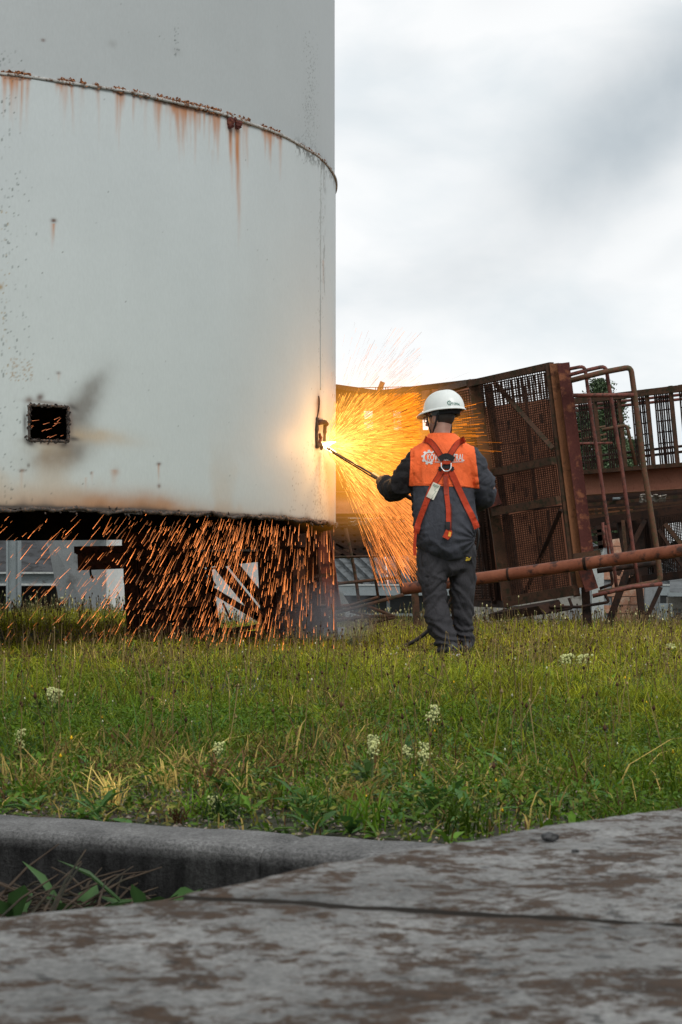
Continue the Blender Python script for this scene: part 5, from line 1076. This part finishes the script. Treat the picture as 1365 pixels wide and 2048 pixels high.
# ---------------------------------------------------------------- vegetation
def leafmat(name, trans=.35, rough=.65):
    m, t, p = newmat(name); p.inputs['Specular IOR Level'].default_value = .12; a = t.nodes.new('ShaderNodeAttribute'); a.attribute_name = 'tint'; t.links.new(a.outputs['Color'], p.inputs['Base Color']); p.inputs['Roughness'].default_value = rough
    tl = t.nodes.new('ShaderNodeBsdfTranslucent'); t.links.new(a.outputs['Color'], tl.inputs['Color']); ms = t.nodes.new('ShaderNodeMixShader'); ms.inputs[0].default_value = trans
    o = [n for n in t.nodes if n.type == 'OUTPUT_MATERIAL'][0]; t.links.new(p.outputs[0], ms.inputs[1]); t.links.new(tl.outputs[0], ms.inputs[2]); t.links.new(ms.outputs[0], o.inputs['Surface']); return m
M['grass'] = leafmat('grass_blades'); M['leaf'] = leafmat('broad_leaves', .25, .45); M['seed'] = leafmat('seed_heads', .1, .8)
def keep(x, y):
    d = (x-BX)*kn.x+(y-BY)*kn.y; ok = d > .01
    ok &= ~((np.abs(x-.72) < .13) & (y > 11.35) & (y < 12.2) & (rng.random(len(x)) < .9)); return ok
def scatter(n, y0, y1, power=1.0, spread=.235):
    """uniform per area between y0,y1 inside a wedge wider than the view"""
    u = rng.random(n); y = np.sqrt(y0**2+(y1**2-y0**2)*u) if power == 1 else y0+(y1-y0)*u**power
    x = rng.uniform(-1, 1, n)*(spread*y+.5); k = keep(x, y); return x[k], y[k]
def zone(x, y):  # dryness and lushness patches 0..1
    return fbm(x*1.1+50, y*.55+50, 101, 3), fbm(x*2.2+90, y*1.1+20, 131, 3)
def palette(x, y, kind='grass'):
    dry, lush = zone(x, y); n = len(x); g1 = np.array([.056, .108, .007]); g2 = np.array([.34, .33, .022]); st = np.array([.45, .33, .10]); br = np.array([.12, .06, .03]); bl = np.array([.06, .13, .03])
    t_ = np.clip((y-4)/7+.35*(rng.random(n)-.5)+(x/(.19*y))*.15-(lush-.5)*1.2, 0, 1)[:, None]; c = g1*(1-t_)+g2*t_
    r_ = rng.random(n); pd = np.clip(.12+.9*(dry-.40)*2, .06, .75); c = np.where((r_ < pd*.55)[:, None], st*rng.uniform(.5, 1, (n, 1)), c); c = np.where((r_ > 1-pd*.25)[:, None], br, c)
    c = np.where(((r_ > .5) & (r_ < .58))[:, None], bl, c); return c*rng.uniform(.4, 1.7, (n, 1))*np.clip(.35+1.3*lush, .5, 1.5)[:, None]
def blades(name, x, y, h, w_, bend, col, mat, parent=None, stiff=.0):
    n = len(x); z = gzv(x, y); az = rng.uniform(0, 2*np.pi, n); ln = rng.uniform(.1, 1, n)*bend*h; dx_, dy_ = np.cos(az)*ln, np.sin(az)*ln; wa = az+np.pi/2+rng.normal(0, .6, n); wx, wy = np.cos(wa)*w_/2, np.sin(wa)*w_/2*.6
    P = []
    for t_, k in ((0, 1), (.35, .9), (.7, .6)):
        q = t_**1.9; zx = z+h*(t_-.25*bend*t_*t_); P += [np.stack([x+dx_*q-wx*k, y+dy_*q-wy*k, zx], -1), np.stack([x+dx_*q+wx*k, y+dy_*q+wy*k, zx], -1)]
    P.append(np.stack([x+dx_, y+dy_, z+h*(1-.32*bend)], -1)); V_ = np.stack(P, 1); b = np.arange(n)[:, None]*7
    tri = np.concatenate([b+np.array(f) for f in ((0, 1, 3), (0, 3, 2), (2, 3, 5), (2, 5, 4), (4, 5, 6))], 0)
    sh_ = np.array([.62, .62, .85, .85, 1, 1, 1.1])[None, :, None]*0+1; cc = np.repeat(col[:, None, :], 7, 1)*sh_
    o = np_mesh(name, V_, tri, mat, parent, {'tint': cc}, False); return o
def mk_grass(n, y0, y1, hm, hs_, wm_, name, label, bend=1.15, prof=None):
    x, y = scatter(n, y0, y1); dry, lush = zone(x, y); d = (x-BX)*kn.x+(y-BY)*kn.y
    k = rng.random(len(x)) < np.clip(.25+1.1*lush, .2, 1)*np.clip(d/.5+.12, .12, 1); x, y, lush, d = x[k], y[k], lush[k], d[k]
    cl = fbm(x*5, y*3, 171, 2); h = .8*np.abs(rng.normal(hm, hs_*1.3, len(x)))*(.3+1.4*cl)*np.clip(.5+.6*d, .5, 1); h = np.where((np.abs(x-.7) < .28) & (y > 10.9) & (y < 12.1), h*.3, h)
    w_ = wm_*rng.uniform(.6, 1.3, len(x))*(1+np.maximum(0, y-6)*.09); return tag(blades(name, x, y, h, w_, bend, palette(x, y), M['grass']), label, 'grass', None, 'stuff')
mk_grass(46000, 2.85, 6.5, .075, .04, .0038, 'meadow_grass', 'green and straw coloured grass close behind the kerb')
mk_grass(62000, 6.5, 13, .085, .04, .0036, 'meadow_grass', 'yellow-green grass around the worker in the middle of the meadow')
mk_grass(62000, 13, 25, .12, .05, .004, 'meadow_grass', 'grass at the far edge of the meadow below the scrap')
tx, ty = scatter(1500, 3.0, 16); tn = 34; xi = np.repeat(tx, tn)+rng.normal(0, .018, len(tx)*tn); yi = np.repeat(ty, tn)+rng.normal(0, .018, len(tx)*tn); th_ = np.repeat(rng.uniform(.05, .13, len(tx)), tn)*rng.uniform(.6, 1.15, len(xi))
tc_ = np.repeat(palette(tx, ty)*rng.uniform(.7, 1.5, (len(tx), 1)), tn, 0)*rng.uniform(.7, 1.3, (len(xi), 1)); tag(blades('grass_tufts', xi, yi, th_, .0036*(1+np.maximum(0, yi-6)*.09), 1.3, tc_, M['grass']), 'denser tufts of long bent grass scattered in the meadow', 'grass', None, 'stuff')
mk_grass(5000, 3.3, 22, .16, .06, .0026, 'tall_grass', 'taller thin grass blades standing over the meadow', .9)
def leaves(name, x, y, n_per, ln, wd, col, up_=.9, stemh=0.0, label='', mat=None, kind='stuff', parent=None, z0=None):
    """rosettes of lanceolate leaves: 6 faces a leaf"""
    n = len(x); xi = np.repeat(x, n_per); yi = np.repeat(y, n_per); N_ = len(xi); z = (np.repeat(gzv(x, y), n_per) if z0 is None else np.full(N_, z0))+rng.random(N_)*stemh
    az = rng.uniform(0, 2*np.pi, N_); L_ = ln*rng.uniform(.55, 1.2, N_)*np.repeat(rng.uniform(.7, 1.2, n), n_per); W_ = wd*rng.uniform(.7, 1.2, N_); el = rng.uniform(.25, 1.25, N_)*up_
    ca, sa = np.cos(az), np.sin(az); P = []
    for t_, w_ in ((0, .12), (.35, .8), (.68, 1), (1, .05)):
        r_ = L_*t_*np.cos(el)*(1+.2*t_); h = L_*(t_*np.sin(el)-.28*t_*t_); cx, cy = xi+ca*r_, yi+sa*r_; ww = W_*w_/2
        P += [np.stack([cx-sa*ww, cy+ca*ww, z+h+ww*.35], -1), np.stack([cx, cy, z+h], -1), np.stack([cx+sa*ww, cy-ca*ww, z+h+ww*.35], -1)]
    V_ = np.stack(P, 1); b = np.arange(N_)[:, None]*12; q = []
    for j in range(3):
        for i in range(2): q.append(b+np.array((j*3+i, j*3+i+1, j*3+4+i, j*3+3+i)))
    cc = np.repeat((np.repeat(col, n_per, 0)*rng.uniform(.75, 1.3, (N_, 1)))[:, None, :], 12, 1); cc[:, 1::3] *= 1.25
    o = np_mesh(name, V_, np.concatenate(q, 0), mat or M['leaf'], parent, {'tint': cc}, True)
    if kind: tag(o, label, 'plants', None, kind)
    return o
def colr(n, c, v=.3): return np.array(c)*rng.uniform(1-v, 1+v, (n, 1))
x, y = scatter(3200, 2.9, 13); leaves('broadleaf_weeds', x, y, 6, .065, .015, colr(len(x), (.07, .14, .015)), label='broad green plantain leaves low in the meadow')
x, y = scatter(260, 3.1, 6); leaves('broadleaf_weeds', x, y, 6, .085, .020, colr(len(x), (.055, .13, .03)), label='large bluish green dock leaves near the kerb')
# tiny leaflets: yarrow, clover, vetch
def leaflets(n, y0, y1, size, hmax, col, label, name='ground_cover'):
    x, y = scatter(n, y0, y1); dry, lush = zone(x, y); d = (x-BX)*kn.x+(y-BY)*kn.y; k = (rng.random(len(x)) < np.clip(.15+1.3*(lush-.2), .05, 1)); x, y, d = x[k], y[k], d[k]; n_ = len(x); 
    hh = hmax*(.35+1.1*fbm(x*4, y*2.5, 171, 2))*np.clip(.35+d, .3, 1); c = np.stack([x, y, gzv(x, y)+rng.random(n_)**.8*hh], -1); a = rng.normal(0, 1, (n_, 3)); a[:, 2] *= .5; a /= np.linalg.norm(a, axis=1, keepdims=True)
    b = np.cross(a, rng.normal(0, 1, (n_, 3))+np.array([0, 0, 1.5])); b /= np.linalg.norm(b, axis=1, keepdims=True); s = (size*rng.uniform(.5, 1.4, n_)*(1+np.maximum(0, y-5)*.10))[:, None]
    V_ = np.stack([c-a*s, c+b*s*.42, c+a*s, c-b*s*.42], 1); cc = np.repeat((palette(x, y)*.35+np.array(col)*rng.uniform(.45, 1.0, (n_, 1)))[:, None, :], 4, 1)
    tag(np_mesh(name, V_, np.arange(n_*4).reshape(n_, 4), M['leaf'], None, {'tint': cc}, False), label, 'plants', None, 'stuff')
leaflets(90000, 2.9, 6, .0065, .075, (.068, .13, .008), 'small feathery yarrow and clover leaves near the kerb'); leaflets(90000, 6, 13, .0065, .08, (.125, .16, .014), 'small clover leaves between the grass of the middle meadow'); leaflets(45000, 13, 24, .008, .10, (.17, .175, .016), 'small leaves in the grass of the far meadow')
leaflets(14000, 2.88, 3.6, .006, .03, (.045, .09, .02), 'low creeping clover along the kerb edge')
# brown seed heads and dry stalks
def heads(n, y0, y1, hm, size, col, scol, label, name='seed_heads'):
    x, y = scatter(n, y0, y1); q_ = ~((np.abs(x-.7) < .25) & (y > 10.5) & (y < 12.1)); x, y = x[q_], y[q_]; n_ = len(x); z = gzv(x, y); h = np.abs(rng.normal(hm, hm*.25, n_)); lx, ly = rng.normal(0, .18, n_)*h, rng.normal(0, .18, n_)*h; w_ = .0009*(1+np.maximum(0, y-4)*.11)
    T_ = np.stack([x+lx, y+ly, z+h], -1); B_ = np.stack([x, y, z], -1); wv = np.stack([w_, w_*0, w_*0], -1)
    sv_ = np.stack([B_-wv, B_+wv, T_+wv, T_-wv], 1); s = (size*.72*rng.uniform(.4, 1.4, n_)*(1+np.maximum(0, y-6)*.05))[:, None]; e = np.eye(3)
    hv_ = np.stack([T_-e[0]*s*.5, T_+e[0]*s*.5, T_-e[1]*s*.5, T_+e[1]*s*.5, T_-e[2]*s*.8, T_+e[2]*s], 1); V_ = np.concatenate([sv_.reshape(-1, 3), hv_.reshape(-1, 3)], 0)
    q = [np.arange(n_*4).reshape(n_, 4)[:, [0, 1, 2]], np.arange(n_*4).reshape(n_, 4)[:, [0, 2, 3]]]; b = n_*4+np.arange(n_)[:, None]*6
    for f in ((0, 2, 5), (2, 1, 5), (1, 3, 5), (3, 0, 5), (2, 0, 4), (1, 2, 4), (3, 1, 4), (0, 3, 4)): q.append(b+np.array(f))
    c1_ = np.repeat((np.array(scol)*rng.uniform(.6, 1.2, (n_, 1)))[:, None, :], 4, 1).reshape(-1, 3); c2_ = np.repeat((np.array(col)*rng.uniform(.5, 1.4, (n_, 1)))[:, None, :], 6, 1).reshape(-1, 3)
    tag(np_mesh(name, V_, np.concatenate(q, 0), M['seed'], None, {'tint': np.concatenate([c1_, c2_], 0)}, False), label, 'seed heads', None, 'stuff')
heads(1100, 3.6, 13, .15, .010, (.07, .035, .02), (.14, .10, .04), 'dark brown seed heads on thin stalks all over the meadow'); heads(1600, 13, 24, .20, .012, (.06, .035, .022), (.16, .11, .05), 'dark seed heads along the far edge of the meadow')
heads(1500, 4, 24, .17, .009, (.30, .22, .11), (.25, .18, .08), 'straw coloured dry stalks and seed heads'); heads(300, 3.4, 20, .09, .008, (.60, .58, .42), (.09, .12, .04), 'tiny cream white flowers dotted over the meadow', 'cream_flowers')
heads(260, 3.1, 12, .06, .0075, (.70, .42, .02), (.08, .12, .03), 'tiny yellow flowers dotted over the meadow', 'yellow_flowers'); heads(900, 19, 24, .22, .014, (.55, .50, .26), (.13, .15, .05), 'pale flowering weeds along the far edge at right', 'cream_flowers')
def gy(py, h=0.0): return (CAMZ-h)*F/(py-CY)
# cream flowering plants one can point at
def flower_plant(px, py_top, py_base, npx, label, n_clusters=5, seed=1, col=(.62, .62, .42), wide=5):
    r_ = random.Random(seed); Y = gy(py_base); X = Wx(px, Y); g = gz(X, Y); pl_ = thing('flowering_weed', (X, Y, g), label, 'plant', 'cream flowering weeds in the meadow'); H_ = (py_base-py_top)/F*Y; st_, fl_ = MB(), MB()
    for k in range(n_clusters):
        ox = r_.uniform(-1, 1)*wide/F*Y; h = H_*(1-.5*k/n_clusters*r_.random()); top = Vector((X+ox, Y+r_.uniform(-.03, .03), g+h)); st_.tube(smooth_path([(X+ox*.1, Y, g), (X+ox*.5, Y, g+h*.5), top], 3), .0016, 5)
        for j in range(npx*3):
            q = top+Vector((r_.gauss(0, .5), r_.gauss(0, .5), -abs(r_.gauss(0, 1.3))))*(9/F*Y); v_, f_ = ellipsoid(q, (r_.uniform(.0018, .0038)*Y/4.5,)*3, None, 6, 4); fl_.add(v_, f_)
    st_.build('stem', M['stem'], pl_); fl_.build('blossom', M['cream_fl'], pl_)
    lx = rng.normal(X, .03, 6); ly = rng.normal(Y, .03, 6); leaves('leaf_rosette', lx, ly, 5, H_*.5, .012, colr(6, (.06, .11, .03)), 1.0, H_*.4, kind=None, parent=pl_)['kind'] = 'stuff'
M['stem'] = plain('plant_stem', (.09, .12, .035), .7); M['cream_fl'] = plain('cream_blossom', (.46, .48, .20), .8, 0, .3, 60)
for i, a in enumerate([(107, 1368, 1440, 9, 'cream flowering weed with three stacked clusters left of the meadow centre', 4, 1), (38, 1460, 1530, 8, 'cream flowering weed at the left edge of the meadow', 3, 2), (440, 1490, 1560, 5, 'small cream flowering weed right of the lush green patch', 3, 3), (745, 1470, 1600, 9, 'cream flowering weed left of centre in the near meadow', 6, 4), (866, 1408, 1470, 9, 'cream flowering weed standing in line below the worker boots', 4, 5),
    (848, 1480, 1560, 7, 'narrow cream flowering weed right of the near central one', 4, 6), (1150, 1302, 1350, 12, 'widest cream flowering weed cluster right of the worker', 9, 7, (.6, .6, .4), 26), (1345, 1296, 1325, 5, 'white puffball weed at the right edge of the meadow', 2, 8), (430, 1590, 1640, 4, 'low pale flowering weed near the kerb on the left', 3, 9), (815, 1485, 1545, 5, 'thin cream flowering weed between two others in front centre', 3, 10)]): flower_plant(*a[:5], *(a[5:]))
# gutter weeds and twigs
def gutter_plant(px, py, label, n, ln):
    Y = (CAMZ+.125)*F/(py-CY); X = Wx(px, Y); pl_ = thing('dock_plant', (X, Y, -.125), label, 'plant', 'leafy weeds in the gutter'); [leaves('leaf', np.array([X]), np.array([Y]), 1, ln, .034, colr(1, (.045, .095, .03), .2), 1.0, kind=None, parent=pl_, z0=-.125) for _ in range(n)]
    v_, f_ = ellipsoid((X, Y, -.118), (.012, .012, .012), None, 8, 6); mesh_from('root_crown', v_, f_, M['stem'], pl_)
gutter_plant(150, 1880, 'leafy dock weed growing in the gutter below the kerb at left', 14, .18); gutter_plant(296, 1878, 'second leafy weed in the gutter nearer the slab corner', 12, .16); gutter_plant(20, 1885, 'low weed in the gutter at the left edge', 9, .14)
tw = MB(); r_ = random.Random(5)
for _ in range(170):
    px = r_.gauss(80, 110); Y = r_.uniform(2.55, 2.95); X = Wx(px, Y); l_ = r_.uniform(.04, .17); a = r_.uniform(0, 3.14); q = Vector((X, Y, -.12+r_.uniform(0, .055))); d_ = Vector((math.cos(a), math.sin(a)*.5, r_.uniform(-.2, .5))).normalized()*l_; tw.tube([q, q+d_*.5+Vector((0, 0, .008)), q+d_], [.0025, .002, .001], 5)
tag(tw.build('dry_twigs', M['bark'], None), 'dry twigs and dead stalks littering the gutter', 'twigs', None, 'stuff')
# pebbles in the soil near the kerb
n = 9000; x, y = scatter(n, 2.88, 5.5); n_ = len(x); s = (rng.uniform(.002, .006, n_))[:, None]; c = np.stack([x, y, gzv(x, y)+.003], -1); e = np.eye(3)
V_ = np.stack([c-e[0]*s, c+e[0]*s, c-e[1]*s, c+e[1]*s, c+e[2]*s*.8], 1); b = np.arange(n_)[:, None]*5; q = np.concatenate([b+np.array(f) for f in ((0, 2, 4), (2, 1, 4), (1, 3, 4), (3, 0, 4))], 0)
tag(np_mesh('gravel', V_, q, M['seed'], None, {'tint': np.repeat((np.array([.22, .18, .15])*rng.uniform(.3, 1.6, (n_, 1)))[:, None, :], 5, 1)}, False), 'small stones in the bare soil along the kerb', 'gravel', None, 'stuff')
# pale sheet lying in the grass, fallen twig
st2 = thing('steel_sheet', W(660, 1285, 14.6), 'bluish white panel scrap lying in the grass below the tank corner', 'sheet'); MB().slab(W(628, 1262, 14.8), W(690, 1258, 14.8), W(684, 1292, 14.6), W(636, 1296, 14.6), -.02).build('sheet', M['grey_wall'], st2)
MB2 = MB(); MB2.tube([W(850, 1345, gy(1390)), W(880, 1362, gy(1390)), W(905, 1380, gy(1390))], .003, 6); MB2.tube([W(875, 1360, gy(1390)), W(893, 1370, gy(1388))], .002, 6); tag(MB2.build('dead_twig', M['bark'], None), 'thin dead twig sticking up in the grass below the worker', 'twig')
# ---------------------------------------------------------------- fire: sparks, glow, smoke
def emis(name, attr='glow', k=1.0):
    m = bpy.data.materials.new(name); m.use_nodes = True; t = m.node_tree; t.nodes.clear(); o = t.nodes.new('ShaderNodeOutputMaterial'); e = t.nodes.new('ShaderNodeEmission'); a = t.nodes.new('ShaderNodeAttribute'); a.attribute_name = attr
    t.links.new(a.outputs['Color'], e.inputs['Color']); e.inputs['Strength'].default_value = k; t.links.new(e.outputs[0], o.inputs['Surface'])
    try: m.cycles.emission_sampling = 'NONE'
    except Exception: pass
    return m
M['spark'] = emis('glowing_spark')
def sparks(name, A_, B_, rad, col, label):
    n = len(A_); d = B_-A_; d /= np.linalg.norm(d, axis=1, keepdims=True)+1e-9; x = np.cross(d, np.array([0, 1.0, 0])); x /= np.linalg.norm(x, axis=1, keepdims=True)+1e-9; y = np.cross(d, x); r_ = rad[:, None]; P = []
    for k in range(3): a = 2*np.pi*k/3; o_ = x*np.cos(a)*r_+y*np.sin(a)*r_; P.append((o_))
    V_ = np.stack([A_+P[0]*.4, A_+P[1]*.4, A_+P[2]*.4, B_+P[0], B_+P[1], B_+P[2]], 1); b = np.arange(n)[:, None]*6
    q = np.concatenate([b+np.array(f) for f in ((0, 1, 4, 3), (1, 2, 5, 4), (2, 0, 3, 5))], 0); cc = np.repeat(col[:, None, :], 6, 1); cc[:, :3] *= .65
    o = np_mesh(name, V_, q, M['spark'], None, {'glow': cc}, False); return tag(o, label, 'sparks', None, 'stuff')
tip = np.array(TIP)+np.array([.01, -.02, .0]); n = 22000
ang = np.concatenate([rng.normal(math.radians(11), math.radians(25), int(n*.72)), rng.normal(math.radians(-42), math.radians(12), int(n*.15)), rng.normal(math.radians(52), math.radians(12), n-int(n*.72)-int(n*.15))])
ang = np.where(ang < math.radians(-66), math.radians(-50), ang); yy_ = rng.normal(.16, .22, n); dr_ = np.stack([np.cos(ang), yy_, np.sin(ang)], -1); dr_ /= np.linalg.norm(dr_, axis=1, keepdims=True)
reach = np.where(ang < -.3, .86, np.where(ang > .75, .95, 1.05)); rr0 = np.abs(rng.random(n))**.70*reach*1.0+.02; ln = rng.uniform(.03, .15, n)*(.4+rr0)
def traj(r_): q = tip+dr_*r_[:, None]; q[:, 2] -= .10*r_**2*np.where(ang < 0, 1.6, .6); return q
A_, B_ = traj(rr0), traj(rr0+ln); k = (B_[:, 0]-TC[0])**2+(B_[:, 1]-TC[1])**2 > (R_T+.01)**2; k &= ~((B_[:, 0] > MX-.3) & (B_[:, 1] < 12.3)); k &= ~((A_[:, 0] > .15) & (A_[:, 1] < 12.42) & (A_[:, 2] > .9)); k &= ~((B_[:, 0] > MX-.1) & (rng.random(n) < .93)); k &= ~((B_[:, 0] > MX-.05) & (B_[:, 2] < 1.3)); sky_ = B_[:, 2] > CAMZ+(CY-785)/F*B_[:, 1]; k &= ~(sky_ & (rng.random(n) < .86)); k &= ~((ang > .62) & (rng.random(n) < .35))
heat = np.clip(1-rr0/.6, 0, 1)[:, None]; b_ = rng.uniform(.3, 1.3, (n, 1))**1.8; base_c = np.where((ang < -.35)[:, None], np.array([1.6, .46, .10]), np.array([1.7, .43, .02])); col = (base_c*(1-heat)+np.array([3.2, 1.6, .32])*heat)*b_
sparks('spark_fan', A_[k], B_[k], (rng.uniform(.0006, .0018, n)*np.where(sky_, .45, 1))[k], col[k], 'bright orange sparks fanning from the cutting point towards the worker')
# sparks raining from the open tank bottom
n = 1950; g = rng.random(n); sx = np.where(g < .80, rng.normal(435, 125, n), rng.uniform(-20, 670, n)); sx = np.clip(sx, -30, 668); Yq = rng.uniform(11.3, 14.6, n); X_ = (sx-CX)/F*Yq; fall = rng.random(n)**1.25
z_ = ZB+.02-fall*.95; slope = np.clip((640-sx)/420, 0, 1.15)*rng.normal(1, .18, n); drift = -slope*(ZB-z_)*.35; A_ = np.stack([X_+drift, Yq, z_], -1); L_ = .02+.12*rng.random(n)**1.6
dv = np.stack([-slope*.78, rng.normal(0, .1, n), -np.ones(n)], -1); dv /= np.linalg.norm(dv, axis=1, keepdims=True); B_ = A_+dv*L_[:, None]; k = (B_[:, 2] > .0) & (X_+drift > -2.6); dI = (A_[:, 0]-TC[0])**2+(A_[:, 1]-TC[1])**2
k &= (dI < (R_T-.05)**2) | (A_[:, 2] < ZB-.03)
k &= ~((A_[:, 0] < -1.0) & (rng.random(n) < .35))
col = np.array([2.0, .55, .13])*rng.uniform(.25, 1.4, (n, 1))**1.5+np.array([.15, .12, .08])*rng.random((n, 1)); sparks('spark_rain', A_[k], B_[k], rng.uniform(.0008, .0019, n)[k], col[k], 'orange sparks raining down from the open bottom of the tank')
n = 14; A_ = np.stack([Wx(rng.uniform(62, 128, n), 12.6), np.full(n, 12.2)+rng.random(n), CAMZ+(CY-rng.uniform(820, 876, n))/F*12.6], -1); B_ = A_+np.stack([-rng.uniform(.02, .06, n), np.zeros(n), -rng.uniform(.005, .03, n)], -1); sparks('spark_rain', A_, B_, np.full(n, .0018), np.tile(np.array([[1.1, .35, .15]]), (n, 1)), 'few sparks glowing inside the square opening of the tank')
# white hot jet at the nozzle
fl = MB(); f0 = TIP-torch_d*.03; 
fl_o = thing('cutting_flame', TIP, 'white hot flame jet where the torch meets the tank', 'flame')
M['jet'] = bpy.data.materials.new('white_hot'); M['jet'].use_nodes = True; t = M['jet'].node_tree; t.nodes.clear(); o_ = t.nodes.new('ShaderNodeOutputMaterial'); e_ = t.nodes.new('ShaderNodeEmission'); e_.inputs['Color'].default_value = (1, .72, .35, 1); e_.inputs['Strength'].default_value = 9; t.links.new(e_.outputs[0], o_.inputs['Surface'])
MB().tube([TIP-torch_d*.02, TIP+torch_d*.02, TIP+Vector((.03, -.02, .012)), TIP+Vector((.09, -.03, .03))], [.006, .013, .017, .003], 10).build('jet', M['jet'], fl_o, True)
MB().tube([TIP+Vector((0, -.02, 0)), TIP+Vector((.07, -.04, -.045)), TIP+Vector((.15, -.05, -.10))], [.013, .013, .003], 10).build('jet', M['jet'], fl_o, True)
pl_ = bpy.data.lights.new('torch_light', 'POINT'); pl_.energy = 13; pl_.color = (1, .50, .16); pl_.shadow_soft_size = .05; po = new_obj('torch_light', pl_, None, TIP+Vector((.27, -.26, .02)))
# cutting fume around the flame, spark glow painted in as emission
def volume(name, c, r, dens, colr_, label, aniso=.3, emi=None):
    v_, f_ = ellipsoid((0, 0, 0), r, None, 24, 16); m = bpy.data.materials.new(name); m.use_nodes = True; t = m.node_tree; t.nodes.clear(); o = t.nodes.new('ShaderNodeOutputMaterial'); p = t.nodes.new('ShaderNodeVolumePrincipled')
    p.inputs['Color'].default_value = colr_+(1,); p.inputs['Anisotropy'].default_value = aniso; p.inputs['Density'].default_value = dens; t.links.new(p.outputs[0], o.inputs['Volume'])
    tc_ = t.nodes.new('ShaderNodeTexCoord'); mp_ = t.nodes.new('ShaderNodeMapping'); mp_.inputs['Scale'].default_value = tuple(1/k for k in r); t.links.new(tc_.outputs['Object'], mp_.inputs[0]); le = t.nodes.new('ShaderNodeVectorMath'); le.operation = 'LENGTH'; t.links.new(mp_.outputs[0], le.inputs[0])
    mr = t.nodes.new('ShaderNodeMapRange'); mr.inputs['From Min'].default_value = 0; mr.inputs['From Max'].default_value = 1; mr.inputs['To Min'].default_value = 1; mr.inputs['To Max'].default_value = 0; t.links.new(le.outputs['Value'], mr.inputs['Value'])
    pw = t.nodes.new('ShaderNodeMath'); pw.operation = 'POWER'; t.links.new(mr.outputs[0], pw.inputs[0]); pw.inputs[1].default_value = emi[2] if emi else 1.3
    nz_2 = tnoise(t, 3.0, 3, .6); mm = t.nodes.new('ShaderNodeMath'); mm.operation = 'MULTIPLY'; t.links.new(pw.outputs[0], mm.inputs[0]); m3 = t.nodes.new('ShaderNodeMath'); m3.operation = 'MULTIPLY'; t.links.new(nz_2, m3.inputs[0]); m3.inputs[1].default_value = dens*2; t.links.new(m3.outputs[0], mm.inputs[1]); t.links.new(mm.outputs[0], p.inputs['Density'])
    if emi:
        m4 = t.nodes.new('ShaderNodeMath'); m4.operation = 'MULTIPLY'; t.links.new(pw.outputs[0], m4.inputs[0]); m4.inputs[1].default_value = emi[0]; t.links.new(m4.outputs[0], p.inputs['Emission Strength']); p.inputs['Emission Color'].default_value = emi[1]+(1,)
    me = bpy.data.meshes.new(name); me.from_pydata([tuple(q) for q in v_], [], f_); me.materials.append(m); return tag(new_obj(name, me, None, c), label, 'smoke' if not emi else 'glow', None, 'stuff')
volume('fume_glow', TIP+Vector((.36, .16, -.02)), (.95, .5, .75), .10, (1, .8, .6), 'fume around the cutting point with added orange spark glow', .2, (4.2, (1, .36, .03), 1.6))
volume('flame_glow', TIP+Vector((.12, .04, .0)), (.22, .18, .20), .05, (1, .9, .7), 'yellow white fireball right at the nozzle', .2, (34, (1, .62, .22), 2.6))
volume('ground_smoke', W(650, 1240, 14.2)+Vector((0, 0, 0)), (.46, .4, .38), 2.6, (.75, .82, .9), 'thin bluish smoke drifting low below the tank corner')
